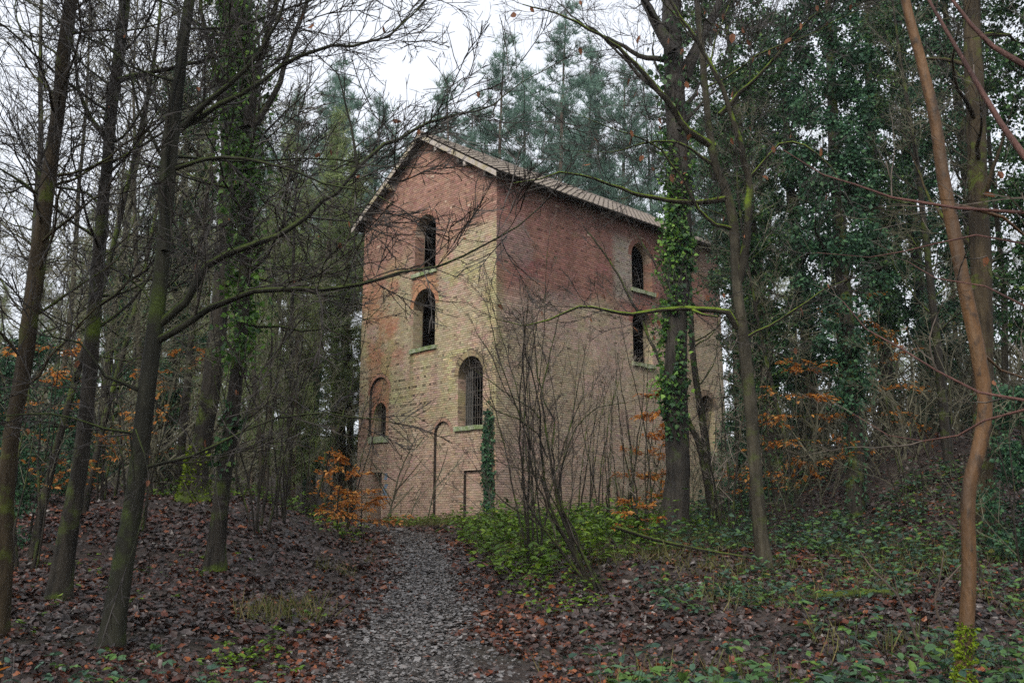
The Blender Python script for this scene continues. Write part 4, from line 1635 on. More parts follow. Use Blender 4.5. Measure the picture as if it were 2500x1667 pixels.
b = np.array([1.55, 16.0, hgt(1.55, 16.0) - .1])
t = Tree('hazel_coppice', 'many stemmed hazel rising from a dark hollow before the long wall', 'shrub', b)
for pts, r0, dd in (
        ([(560, 1480), (470, 1250), (425, 1000), (400, 800), (385, 600), (368, 400), (300, 200), (285, 0), (270, -150)], .040, -.3),
        ([(600, 1480), (540, 1300), (500, 1080), (452, 820), (410, 520), (402, 480), (450, 250), (505, 40), (540, -140)], .042, .2),
        ([(600, 1480), (560, 1290), (510, 1100), (480, 850), (490, 640), (430, 520), (380, 330), (360, 100), (340, -120)], .030, .5),
        ([(400, 1460), (315, 1250), (272, 1000), (256, 700), (262, 300), (290, 0), (310, -160)], .030, -.5),
        ([(500, 1440), (385, 1120), (300, 750), (232, 560), (120, 250), (70, 30), (30, -130)], .028, .0),
        ([(540, 1440), (420, 1080), (350, 900), (280, 620), (150, 430), (60, 200), (-30, 60)], .020, .3),
        ([(640, 1480), (560, 1280), (545, 1000), (600, 700), (690, 480), (700, 300)], .022, .4),
        ([(680, 1500), (620, 1380), (540, 1250), (520, 1130), (560, 930), (640, 700), (800, 560), (1000, 520)], .026, -.2),
        ([(480, 1440), (400, 1390), (250, 1390), (120, 1340), (0, 1290)], .014, -.4),
        ([(480, 1420), (330, 1330), (200, 1250), (60, 1130), (-60, 960)], .014, -.1),
        ([(460, 1250), (400, 1050), (320, 1000), (150, 950), (40, 900)], .012, .1),
        ([(440, 900), (380, 740), (250, 640), (80, 570), (-40, 430)], .013, -.2),
        ([(400, 640), (340, 560), (200, 480), (60, 380), (-80, 280)], .012, .2)):
    W = px_path(zz(pts), [16.0, 16.0 + dd, 16 + 2 * dd])
    if pts[0][1] > 1430 and r0 > .016:
        W[0] = b + np.array([random.gauss(0, .12), random.gauss(0, .1), 0])
    t.branch(W, r0 * 1.15, .007, 2, 1.0, 1.2, .12, .25, .5, 6)
t.finish(M['bark_oak'], M['twig_mid'])
b = at(1225, 1290, 18.0)
coppice('hazel_coppice', 'thin bare hazel stems left of the hollow before the building corner', (b[0], 18.2), 8, (4.5, 7), .25, M['bark_oak'], M['twig_mid'], .5, (.018, .036), 2, 1.0, 1.2)
sap = [(1300, 27.5, 5, (4.5, 7)), (1375, 26, 6, (4, 6.5)), (1425, 28.5, 6, (4, 6.5)), (1470, 25, 5, (4, 7)), (1215, 29.5, 4, (3.5, 6)), (1670, 24, 5, (3.5, 5.5)), (1720, 27, 5, (3.5, 6))]
words = ['opposite the brick corner', 'in the middle of the long wall', 'behind the orange beech sapling', 'left of the thick ivied tree', 'nearest the barred gable window', 'right of the thick ivied tree', 'at the far end of the long wall']
for (px, dp, n, Lr), wd_ in zip(sap, words):
    b = at(px, 1240, dp)
    coppice('sapling_clump', 'clump of thin bare saplings ' + wd_, (b[0], dp), n + 1, Lr, .2, M['bark_oak'], M['twig_lit'], .7, (.02, .045), 1, 1.2, 1.3, 'bare saplings along the wall', spray=.5)
sapl = [(650, 22.5, 6, (4, 7), 'on the left bank beside the ivied tree'), (700, 26, 5, (4, 7), 'left of the orange beech by the path'), (600, 20, 5, (3.5, 6), 'at the foot of the ivied tree'), (760, 29, 6, (3.5, 6.5), 'left of the small doorway'),
        (330, 19, 5, (3.5, 6), 'behind the dark beech'), (60, 16, 5, (3, 6), 'at the far left edge'), (550, 26, 6, (4, 8), 'right of the mossy footed tree'), (230, 24, 6, (4, 8), 'behind the straight moss flecked tree'), (420, 30, 6, (4, 8), 'behind the mossy footed tree')]
for (px, dp, n, Lr, wd_) in sapl:
    b = at(px, 1240, dp)
    coppice('sapling_clump', 'clump of thin bare saplings ' + wd_, (b[0], dp), n, Lr, .28, M['bark_oak'], M['twig_far'], .5, (.018, .04), 2, .7, 1.3, 'bare saplings on the left bank')
sapr = [(1800, 22, 5, (2.5, 5), 'right of the crooked mossy tree'), (2120, 21, 5, (2.5, 5), 'on the right bank before the ivied trunks'), (2330, 14, 4, (2.5, 4.5), 'at the right edge behind the tan tree'), (1900, 30, 5, (3, 6), 'deep among the ivied trees')]
for (px, dp, n, Lr, wd_) in sapr:
    b = at(px, 1240, dp)
    coppice('sapling_clump', 'clump of thin bare saplings ' + wd_, (b[0], dp), n, Lr, .3, M['bark_oak'], M['twig_far'], .5, (.012, .026), 2, .8, 1.2, 'bare saplings on the right bank')


# ------------------------------------------------------------------ beech saplings that keep their orange leaves
def beech_sapling(label, base, H, layers, width, nleaf, size, lean=(0, 0), z0=.25):
    b = np.array([base[0], base[1], hgt(*base) - .05])
    t = Tree('beech_sapling', label, 'sapling', b, 'orange leaved beech saplings')
    stem = wander(b, (lean[0], lean[1], 1), H, 8, .07, .08)
    tube(t.trunk, smooth_path(stem, .2), np.linspace(.026, .006, len(smooth_path(stem, .2))), 6)
    mb = MB()
    P_, D_ = [], []
    for k in range(layers):
        f = z0 + (1 - z0) * (k + rng.random() * .7) / layers
        p = stem[min(8, int(f * 8))]
        a = rng.uniform(0, 2 * math.pi)
        L = width * (1.05 - .75 * f) * rng.uniform(.7, 1.2)
        W = wander(p, (math.cos(a), math.sin(a) * .8, .12), L, 7, .14, -.01)
        tube(t.limbs, W, np.linspace(.010, .003, 8), 4)
        for j in range(3):
            i = rng.integers(1, 6)
            d = unit(W[i + 1] - W[i]) + rng.normal(0, .7, 3) * np.array([1, 1, .12])
            X_ = wander(W[i], d, L * .4, 4, .15, -.01)
            tube(t.limbs, X_, np.linspace(.005, .002, 5), 3)
            for pp in (W, X_):
                m = max(2, int(nleaf * 1.7 / layers / 6))
                i2 = rng.integers(1, len(pp), m)
                P_.append(pp[i2] + rng.normal(0, .045, (m, 3)) * np.array([1, 1, .45]))
                D_.append(unit(pp[-1] - pp[0]) + rng.normal(0, .55, (m, 3)) * np.array([1, 1, .5]) + np.array([0, 0, -.25]))
    leaves_on(mb, np.concatenate(P_), np.concatenate(D_), size, LEAF_V, LEAF_F, .25, flat=True)
    t.finish(M['bark_oak'], M['twig'])
    mb.build('foliage', M['beech_leaf'], t.root)['kind'] = 'stuff'


for (px, dp, H, ly, wd_, nl, sz, lab) in (
        (775, 26.0, 2.5, 15, 1.5, 380, .12, 'orange leaved beech sapling left of the path below the gable'),
        (830, 28.0, 1.5, 14, 1.8, 440, .12, 'low orange beech spray beside the small doorway'),
        (1480, 26.5, 4.9, 22, 1.3, 800, .13, 'slender orange beech sapling in front of the long wall'),
        (1465, 22.5, 1.2, 6, .9, 150, .11, 'small orange beech seedling at the foot of the thick ivied tree'),
        (1865, 25.0, 5.0, 18, 2.6, 640, .12, 'wide orange beech sapling among the ivied trees'),
        (2030, 28.0, 6.2, 18, 2.6, 560, .12, 'faded orange beech sapling behind the straight ivied trunk'),
        (70, 18.0, 4.6, 18, 2.4, 430, .12, 'orange beech sapling near the left edge behind the leaning tree'),
        (300, 23.0, 4.6, 16, 2.2, 280, .12, 'orange beech sapling behind the dark beech trunk'),
        (15, 5.6, .85, 7, .5, 90, .075, 'small orange beech seedling in the bottom left corner')):
    b = at(px, 1200, dp)
    beech_sapling(lab, (b[0], dp), H, ly, wd_, nl, sz)

# ------------------------------------------------------------------ ivy on the brick corner
mb, st = MB(), MB()
iv = thing('ivy_climber', 'strip of green ivy climbing the brick corner below the barred window', 'ivy', ORIG, -B_AZ)
P_, D_ = [], []
for k in range(7):
    x = -.40 + rng.normal(0, .075)
    zt = rng.uniform(2.5, 4.6) if k else 5.2
    W = np.array([(x + .16 * math.sin(z * 1.3 + k) - .05 * z * (k % 3 - 1) * .3, -.02, z) for z in np.linspace(0, zt, 14)])
    W[:, 0] = np.clip(W[:, 0], -1.0, -.06)
    tube(st, W, np.linspace(.012, .004, 14), 4)
    m = 250
    i = rng.integers(0, 13, m)
    f = rng.random(m)[:, None]
    P_.append(W[i] * (1 - f) + W[i + 1] * f + np.stack([rng.normal(0, .055, m), -np.abs(rng.normal(.03, .04, m)), rng.normal(0, .05, m)], -1))
    D_.append(np.stack([rng.normal(0, .6, m), -np.abs(rng.normal(.5, .3, m)), rng.normal(-.8, .3, m)], -1))
P_ = np.concatenate(P_)
keep = (P_[:, 0] < -.03) & (P_[:, 2] < 3.9 + 1.3 * rng.random(len(P_)) ** 2)
leaves_on(mb, P_[keep], np.concatenate(D_)[keep], .10, IVY_V, IVY_F)
st.build('stems', M['twig'], iv, local=True)['kind'] = 'stuff'
mb.build('leaves', M['ivy_far'], iv, local=True)['kind'] = 'stuff'
# ------------------------------------------------------------------ background trees: a few built once, then copied
def clump_leaves(mb, centres, radii, n, size, tv=KITE_V, tf=KITE_F, out_from=None):
    m = len(centres)
    c = np.repeat(centres, n, 0)
    r = np.repeat(radii, n)
    d = unit(rng.normal(size=(m * n, 3)))
    p = c + d * (r * rng.random(m * n) ** .45)[:, None] * np.array([1, 1, .8])
    dr = d * .5 + np.array([0, 0, -.45]) + rng.normal(0, .5, d.shape)
    leaves_on(mb, p, dr, size, tv, tf)


def ivy_tree_proto(label, H, rad, nclump, seed, leafm, size=.105):
    t = Tree('ivy_clad_tree', label, 'tree', (0, 0, 0), 'ivy clad trees right of the building')
    t.single = False
    P = wander((0, 0, -.2), (rng.normal(0, .04), rng.normal(0, .04), 1), H, 8, .03, .1)
    t.bole(P, [.26, .23, .21, .2, .18, .16, .13, .09, .05], 10, .14)
    h = t.Q[:, 2]
    hh = H * (.16 + .84 * rng.random(nclump) ** .9)
    a = rng.uniform(0, 2 * math.pi, nclump)
    lump = .45 + 1.1 * fnoise(hh * .5 + seed * 9, a * .8, 1.0, seed)
    rr = rad * lump * rng.random(nclump) ** .6 * (.35 + .65 * sst(.14, .4, hh / H))
    i = np.clip(np.searchsorted(h, hh), 0, len(h) - 1)
    c = t.Q[i] + np.stack([np.cos(a) * rr, np.sin(a) * rr, 0 * a], -1)
    mb = MB()
    clump_leaves(mb, c, rng.uniform(.18, .5, nclump), 120, size)
    k = 700
    hh = rng.uniform(.3, H * .3, k)
    a = rng.uniform(0, 6.28, k)
    i = np.clip(np.searchsorted(h, hh), 0, len(h) - 1)
    out = np.stack([np.cos(a), np.sin(a), 0 * a], -1)
    pos = t.Q[i] + out * (t.r[i] + .04 * rng.random(k))[:, None]
    pos[:, 2] = hh
    leaves_on(mb, pos, out * .5 + np.array([0, 0, -.8]) + rng.normal(0, .4, out.shape), .1)
    random_limbs(t, 10, H * .3, H * .95, (1.5, 3.4), 1, 1.3, 1.3)
    t.finish(M['bark_oak'], M['twig'], SPRAY_THIN)
    mb.build('ivy', leafm, t.root)['kind'] = 'stuff'
    return t.root


IV = [ivy_tree_proto('', 19.0, 1.15, 270, 1, M['ivy_far']), ivy_tree_proto('', 20.0, 1.55, 330, 2, M['ivy']), ivy_tree_proto('', 18.0, 1.3, 280, 3, M['ivy_far'])]
used = set()


def put_copy(protos, k, loc, rot, sc, label, group):
    pr = protos[k]
    if pr.name not in used:
        used.add(pr.name)
        pr.location, pr.rotation_euler, pr.scale = loc, (0, 0, rot), (sc, sc, sc)
        pr['label'], pr['group'] = label, group
        return pr
    return copy_thing(pr, loc, rot, sc, label, group)


iv_spots = [(1968, 24.5, 0, .98, 'straight trunk ivied above and bare at the foot, right of the orange beech'), (1800, 29, 1, .98, 'broad ivy clad tree just right of the crooked mossy tree'), (1880, 33, 2, 1.05, 'ivy clad tree behind the wide orange beech sapling'),
            (2065, 30, 1, 1.0, 'dense ivy clad tree left of the tan barked tree'), (2150, 34, 0, 1.1, 'ivy clad tree directly behind the tan barked tree'), (1735, 41, 2, 1.0, 'ivy clad tree past the far end of the long wall'),
            (2310, 27, 2, .9, 'ivy clad tree near the right edge'), (2400, 21, 1, .85, 'ivy clad tree cut by the right edge')]
for (px, dp, k, sc, lab) in iv_spots:
    b = at(px, 1200, dp)
    put_copy(IV, k, (b[0], dp, hgt(b[0], dp) - .1), rng.uniform(0, 6.28), sc, lab, 'ivy clad trees right of the building')
for (px, dp, k, sc, lab) in ((375, 31, 0, .80, 'ivy clad tree standing behind the dark beech on the left'), (705, 40, 2, .42, 'low ivy clad tree left of the gable'), (250, 36, 2, .5, 'short ivy clad tree behind the straight moss flecked tree')):
    b = at(px, 1200, dp)
    put_copy(IV, k, (b[0], dp, hgt(b[0], dp) - .1), rng.uniform(0, 6.28), sc, lab, 'ivy clad trees left of the building')

# the wood goes on beside the viewpoint: unseen trees added to shade the foreground
for (x, y, k, sc) in ((-7.5, 3.0, 1, .95), (-10, 8.0, 2, 1.0), (6.8, .5, 1, .95), (9.5, 7.5, 2, .95), (11.5, 13.0, 0, .95)):
    put_copy(IV, k, (x, y, hgt(x, y) - .1), rng.uniform(0, 6.28), sc, 'unseen ivy clad tree added beside the viewpoint to shade the foreground', 'unseen ivy clad trees added for shade')

# hollies, low and dark
def holly_proto(H, rad, n, seed):
    t = Tree('holly_bush', '', 'bush', (0, 0, 0), 'dark hollies')
    t.single = False
    P = wander((0, 0, -.2), (0, 0, 1), H, 6, .04, .1)
    t.bole(P, np.linspace(.09, .02, 7), 8, .1)
    hh = H * (.06 + .94 * rng.random(n))
    a = rng.uniform(0, 6.28, n)
    rr = rad * (1.05 - .75 * hh / H) * rng.random(n) ** .5 * (.6 + .8 * vnoise(hh, a, .9, seed))
    i = np.clip(np.searchsorted(t.Q[:, 2], hh), 0, len(t.Q) - 1)
    mb = MB()
    clump_leaves(mb, t.Q[i] + np.stack([np.cos(a) * rr, np.sin(a) * rr, 0 * a], -1), rng.uniform(.18, .4, n), 70, .085)
    random_limbs(t, 12, H * .1, H * .9, (.5, 1.4), 0, 1, 1)
    t.finish(M['bark_grey'], M['twig'], SPRAY_THIN)
    mb.build('foliage', M['ivy_far'], t.root)['kind'] = 'stuff'
    return t.root


HO = [holly_proto(5.5, 1.7, 150, 5), holly_proto(4.2, 1.5, 120, 6)]
for (px, dp, k, sc, lab) in ((35, 21.5, 0, .75, 'tall dark holly at the left edge behind the leaning tree'), (140, 25, 1, .8, 'dark holly between the leaning tree and the straight moss flecked tree'), (-60, 17, 0, .7, 'dark holly cut by the left edge of the picture'),
                            (1700, 33, 1, .9, 'holly at the far end of the long wall'), (1850, 34, 0, .9, 'holly below the ivied trees right of the wall'), (2200, 31, 1, 1.1, 'holly on the right bank behind the tan barked tree'), (2380, 17, 1, .8, 'holly at the right edge beyond the tan barked tree')):
    b = at(px, 1200, dp)
    put_copy(HO, k, (b[0], dp, hgt(b[0], dp) - .1), rng.uniform(0, 6.28), sc, lab, 'dark hollies')


# needle tuft: a brush of thin blades
def tuft(seed, n, L, up):
    r_ = np.random.default_rng(seed)
    V, F = [], []
    for k in range(n):
        d = r_.normal(size=3) * np.array([.8, .8, .6]) + np.array([0, 0, up])
        d /= np.linalg.norm(d)
        s = np.cross(d, r_.normal(size=3))
        s = s / np.linalg.norm(s) * .017
        l = L * r_.uniform(.6, 1.1)
        o_ = r_.normal(0, .05, 3)
        V += [o_ - s, o_ + s, o_ + d * l]
        F.append((3 * k, 3 * k + 1, 3 * k + 2))
    return np.array(V), [np.array(F)]


def pine_proto(H, start, Rmax, seed, leafm, whorl=.6, per=6, up=.8, droop=.12, n=15, L=.52):
    t = Tree('pine_tree', '', 'tree', (0, 0, 0), 'pines')
    t.single = False
    P = wander((0, 0, -.3), (0, 0, 1), H, 10, .012, .1)
    t.bole(P, np.linspace(.26, .03, 11), 8, .06, step=.5)
    tf_ = [tuft(seed * 10 + k, n, L, up) for k in range(3)]
    C = []
    z = start * H
    while z < H - .2:
        f = (z - start * H) / (H * (1 - start))
        i = int(np.argmin(np.abs(t.Q[:, 2] - z)))
        for k in range(per):
            if rng.random() < .16:
                continue
            a = rng.uniform(0, 6.28)
            env = min(1.0, .35 + f * 3.5) * (1 - f) ** .75 + .10
            Lb = Rmax * env * rng.uniform(.6, 1.15)
            W = wander(t.Q[i], (math.cos(a), math.sin(a), .35 * f + droop), Lb, 4, .08, .05)
            tube(t.limbs, W, np.linspace(.03 * (1.1 - f), .006, 5), 3, cap=False)
            m = max(3, int(Lb / .21))
            tt = rng.uniform(.25, 1.0, m)
            j = np.minimum(3, (tt * 4).astype(int))
            pp = W[j] + (W[j + 1] - W[j]) * (tt * 4 - j)[:, None] + rng.normal(0, .16, (m, 3)) * (.4 + tt)[:, None]
            C.append(pp)
        z += whorl * rng.uniform(.7, 1.3)
    C.append(t.Q[-1:] + np.array([[0, 0, -.1], [0, 0, .15], [.05, 0, -.3]]))
    C = np.concatenate(C)
    mb = MB()
    w_ = rng.integers(0, 3, len(C))
    for k in range(3):
        m = w_ == k
        aa = rng.uniform(0, 6.28, m.sum())
        sc = rng.uniform(.75, 1.35, m.sum())
        c, s = np.cos(aa), np.sin(aa)
        o0 = 0 * c
        mats = np.stack([np.stack([c, -s, o0], -1), np.stack([s, c, o0], -1), np.stack([o0, o0, o0 + 1], -1)], 1) * sc[:, None, None]
        mb.place(tf_[k][0], tf_[k][1], mats, C[m])
    # dead lower snags
    for k in range(14):
        zz = H * rng.uniform(.12, start + .05)
        i = int(np.argmin(np.abs(t.Q[:, 2] - zz)))
        a = rng.uniform(0, 6.28)
        tube(t.limbs, wander(t.Q[i], (math.cos(a), math.sin(a), .05), rng.uniform(.5, 1.6), 3, .12, 0), np.linspace(.016, .005, 4), 3, cap=False)
    t.finish(M['bark_pine'], M['twig_far'])
    mb.build('needles', leafm, t.root)['kind'] = 'stuff'
    return t.root


PN = [pine_proto(26, .44, 3.5, 1, M['pine_a']), pine_proto(25, .42, 3.2, 2, M['pine_a']), pine_proto(24, .46, 2.9, 3, M['pine_a']),
      pine_proto(22, .14, 2.7, 4, M['pine_b'], .5, 7, .1, -.05, 16, .42), pine_proto(21, .10, 2.4, 5, M['pine_b'], .5, 7, .1, -.05, 16, .42)]
PH = [26, 25, 24, 22, 21]
pines = [(1040, 172, 58, 1), (1130, 78, 56, 0), (1265, 12, 54, 0), (1205, 150, 63, 2), (1340, 120, 62, 1), (1425, 140, 60, 2), (1500, 170, 66, 0), (1580, 230, 64, 1), (1660, 230, 60, 2),
         (745, 150, 58, 0), (800, 190, 55, 1), (868, 215, 62, 2), (925, 310, 72, 1), (985, 305, 80, 0), (690, 210, 64, 2), (620, 235, 60, 1), (1385, 200, 74, 1), (1300, 210, 78, 2), (1085, 240, 74, 2), (560, 300, 70, 0), (440, 330, 72, 1), (350, 420, 76, 2), (1720, 200, 58, 0), (850, 330, 84, 0)]
ORD = ['leftmost', 'second', 'third', 'fourth', 'fifth', 'sixth', 'seventh', 'eighth', 'ninth', 'tenth', 'eleventh', 'twelfth', 'thirteenth', 'fourteenth', 'fifteenth']
pines.sort()
n_l = sum(1 for p_ in pines if p_[0] <= 960)
for n_p, (px, ty, dp, k) in enumerate(pines):
    b = at(px, ty, dp)
    od = ORD[n_p if px <= 960 else n_p - n_l]
    z0 = hgt(b[0], dp) - .2
    grp, lab = ('pines behind the roof', ('tallest blue green pine rising behind the roof of the building' if ty < 20 else od + ' blue green pine from the left among those behind the roof')) if px > 960 else ('pines left of the roof', od + ' blue green pine from the left among those left of the roof')
    put_copy(PN, k, (b[0], dp, z0), rng.uniform(0, 6.28), (b[2] - z0) / PH[k], lab, grp)
for n_p, (px, ty, dp, k) in enumerate(sorted(((650, 290, 39, 3), (748, 260, 43, 4), (812, 340, 45, 3), (560, 360, 42, 4), (702, 400, 38, 4), (900, 420, 56, 3), (610, 480, 42, 3), (480, 300, 56, 4), (400, 330, 58, 3), (320, 400, 60, 4), (210, 470, 62, 3), (100, 520, 64, 4)))):
    b = at(px, ty, dp)
    z0 = hgt(b[0], dp) - .2
    put_copy(PN, k, (b[0], dp, z0), rng.uniform(0, 6.28), (b[2] - z0) / PH[k], ORD[n_p] + ' soft yellow green conifer from the left, before the gable', 'yellow green conifers left of the gable')


for k_, px in enumerate((-120, -20, 60, 150, 240, 330, 420, 520, 600, 680, 760, 1790, 1880, 1970, 2060, 2150, 2240, 2330, 2430)):
    dp = 72 + 14 * rng.random()
    b = at(px + rng.uniform(-25, 25), 1200, dp)
    lf_ = px < 900
    put_copy(PN, 3 + k_ % 2, (b[0], dp, hgt(b[0], dp) - .2), rng.uniform(0, 6.28), rng.uniform(.62, .85) if lf_ else rng.uniform(.8, 1.0), 'distant conifer closing the wood behind the left bank' if lf_ else 'distant conifer closing the wood behind the right bank', 'distant conifers on the left' if lf_ else 'distant conifers on the right')


# bare broadleaved trees of the wood all round
def bare_proto(H, n, seed, bark_m, twig_m, r=.14, name='bare_tree', Lr=(1.4, 3.4)):
    t = Tree(name, '', 'tree', (0, 0, 0), 'bare trees')
    t.single = False
    P = wander((0, 0, -.3), (rng.normal(0, .05), rng.normal(0, .05), 1), H, 9, .035, .1)
    t.bole(P, np.linspace(r, .015, 10), 8, .1, step=.4)
    random_limbs(t, n, H * .22, H * .97, Lr, 1, 1.5, 1.3, .15, None, .8, .34)
    t.finish(bark_m, twig_m, SPRAY_THIN)
    return t.root


BT = [bare_proto(17, 34, 1, M['bark_oak'], M['twig_far']), bare_proto(15, 30, 2, M['bark_grey'], M['twig_far'], .10), bare_proto(18, 36, 3, M['bark_brown'], M['twig_green'], .15), bare_proto(12, 26, 4, M['bark_oak'], M['twig_far'], .07, Lr=(1, 2.4))]
near_bare = [(75, 17, 3, 1.2, 'thin bare tree close behind the leaning tree'), (210, 30, 0, 1.15, 'bare tree far behind the straight moss flecked tree'), (30, 22, 0, 1.0, 'bare tree behind the leaning tree at the left edge'), (105, 27, 1, 1.1, 'slim bare tree between the leaning tree and the straight moss flecked tree'), (185, 20, 3, 1.1, 'thin dark bare tree just behind the straight moss flecked tree'), (340, 25, 1, 1.1, 'bare tree seen against the dark beech trunk'),
             (405, 28, 0, 1.1, 'bare tree right of the dark beech trunk'), (470, 33, 2, 1.1, 'greenish bare tree behind the ivied tree'), (610, 30, 1, 1.0, 'bare tree right of the ivied tree'), (655, 34, 0, 1.0, 'bare tree left of the orange beech by the path'), (790, 44, 2, 1.0, 'greenish bare tree close to the left edge of the gable'),
             (1845, 26, 3, 1.1, 'thin dark leaning bare tree among the ivied trees'), (2195, 25, 0, 1.0, 'bare tree behind the tan barked tree'), (2330, 23, 1, 1.0, 'bare tree at the right edge')]
for (px, dp, k, sc, lab) in near_bare:
    b = at(px, 1200, dp)
    put_copy(BT, k, (b[0], dp, hgt(b[0], dp) - .1), rng.uniform(0, 6.28), sc, lab, 'bare trees near the building')
cnt = 0
for row, (d0, d1, m) in enumerate(((42, 46, 11), (47, 58, 22), (60, 78, 26))):
    for k in range(m):
        dp = rng.uniform(d0, d1)
        px = -150 + 2650 * (k + rng.random()) / m
        b = at(px, 1200, dp)
        # not inside the building
        rx, ry = b[0] - ORIG[0], dp - ORIG[1]
        lx, ly = rx * math.cos(B_AZ) - ry * math.sin(B_AZ), rx * math.sin(B_AZ) + ry * math.cos(B_AZ)
        if -B_W - 2.5 < lx < 2.5 and -2.5 < ly < B_L + 2.5:
            continue
        if px < 830:
            lab, grp = 'slender bare tree in the wood left of the building', 'far bare trees left of the building'
        elif px > 1740:
            lab, grp = 'slender bare tree in the dark wood on the right', 'far bare trees right of the building'
        else:
            lab, grp = 'slender bare tree showing above the roof of the building', 'far bare trees behind the roof'
        put_copy(BT, int(rng.integers(0, 4)), (b[0], dp, hgt(b[0], dp) - .1), rng.uniform(0, 6.28), rng.uniform(.85, 1.25), lab, grp)

# brushwood that closes the view low down
mb = MB()
n = 1700
dp = 27 + 40 * rng.random(n) ** 1.2
px = rng.uniform(-200, 2550, n)
x = (px * 2500 / 2352 - 1250) / LENS_PX * dp
lx = (x - ORIG[0]) * math.cos(B_AZ) - (dp - ORIG[1]) * math.sin(B_AZ)
ly = (x - ORIG[0]) * math.sin(B_AZ) + (dp - ORIG[1]) * math.cos(B_AZ)
ok = ~((lx > -B_W - 1.0) & (lx < 1.0) & (ly > -1.0) & (ly < B_L + 1)) & ~((np.abs(x - path_x(dp)) < 2.0) & (dp < 45)) & ~((x > -9) & (x < 9) & (dp < 34))
x, dp = x[ok], dp[ok]
pos = np.stack([x, dp, height(x, dp) - .05], -1)
dr = np.stack([rng.normal(0, .3, len(x)), rng.normal(0, .3, len(x)), np.ones(len(x))], -1)
mats = basis(dr) * rng.uniform(1.6, 4.0, len(x))[:, None, None]
wh = rng.integers(0, 4, len(x))
for k in range(4):
    mb.place(SPRAY_THIN[k][0], SPRAY_THIN[k][1], mats[wh == k], pos[wh == k])
o = mb.build('brushwood', M['twig_far'])
tag(o, 'tangle of bare brushwood filling the wood behind the building', 'brushwood', kind='stuff')

# ------------------------------------------------------------------ fallen leaves
def ground_frame(x, y, tilt):
    e_ = .15
    gx = (height(x + e_, y) - height(x - e_, y)) / (2 * e_)
    gy = (height(x, y + e_) - height(x, y - e_)) / (2 * e_)
    nrm = unit(np.stack([-gx, -gy, np.ones_like(gx)], -1) + rng.normal(0, tilt, (len(x), 3)))
    a = rng.uniform(0, 6.28, len(x))
    h = np.stack([np.cos(a), np.sin(a), 0 * a], -1)
    ax = unit(h - nrm * (h * nrm).sum(-1, keepdims=True))
    return np.stack([ax, np.cross(nrm, ax), nrm], -1)


def litter_points(n, y0, y1, margin=1.5):
    u = rng.random(n)
    y = y0 * (y1 / y0) ** u
    x = rng.uniform(-1, 1, n) * (.60 * y + margin)
    return x, y


mbl, mbp = MB(), MB()
for (n, y0, y1, size, tilt) in ((46000, 4.2, 11, .068, .46), (48000, 11, 20, .088, .46), (54000, 18, 34, .11, .42)):
    x, y = litter_points(n, y0, y1)
    d = np.abs(x - path_x(y))
    w_ = .60 * np.interp(y, [0, 8, 12, 20, 30, 37], [2.1, 1.75, 1.15, .95, .9, .8]) + (vnoise(x, y, 1.6, 9) - .5) * .9
    onp = d < w_
    edge = np.exp(-((d - w_ - .25) / .45) ** 2)
    drop = (fnoise(x, y, .8, 17) < .40) & (rng.random(n) < .55)
    keep = ~onp & ~drop
    xx, yy = x[keep], y[keep]
    tint = np.clip(rng.random(len(xx)) * .70 + (rng.random(len(xx)) < .20) * .36 + edge[keep] * .30 * rng.random(len(xx)) + (fnoise(xx, yy, .5, 27) - .5) * .5, 0, 1)
    z = height(xx, yy) + .012 + .03 * rng.random(len(xx))
    sc = size * np.exp(rng.normal(0, .28, len(xx)))
    mats = ground_frame(xx, yy, tilt) * sc[:, None, None]
    pos = np.stack([xx, yy, z], -1)
    h_ = rng.random(len(xx)) < (.62 if y0 < 10 else .35 if y0 < 15 else .1)
    mbl.place(CURL_V - .4 * np.array([1, 0, 0]), CURL_F, mats[h_], pos[h_], tint[h_])
    mbl.place(KITE_V - .4 * np.array([1, 0, 0]), KITE_F, mats[~h_], pos[~h_], tint[~h_])
    # trodden, broken leaves on the path
    k = int(n * .36)
    y = y0 * (y1 / y0) ** rng.random(k)
    w_ = .66 * np.interp(y, [0, 8, 12, 20, 30, 37], [2.1, 1.75, 1.15, .95, .9, .8])
    x = path_x(y) + np.clip(rng.normal(0, .6, k), -1.6, 1.6) * w_
    m_ = ground_frame(x, y, tilt * .55) * (size * .58 * np.exp(rng.normal(0, .35, k)))[:, None, None]
    pv, pf = (CURL_V, CURL_F) if y0 < 10 else (KITE_V, KITE_F)
    mbp.place(pv * np.array([1, 1, .6]) - .4 * np.array([1, 0, 0]), pf, m_, np.stack([x, y, height(x, y) + .026 + .012 * rng.random(k)], -1), np.clip(rng.random(k) * .93 + (rng.random(k) < .06) * .2, 0, 1))
o = mbl.build('fallen_leaves', M['litter'])
tag(o, 'thick litter of brown and rust red fallen leaves over both banks', 'leaf litter', kind='stuff')
o = mbp.build('trodden_leaves', M['litter_path'])
tag(o, 'wet grey trodden leaves covering the path', 'leaf litter', kind='stuff')


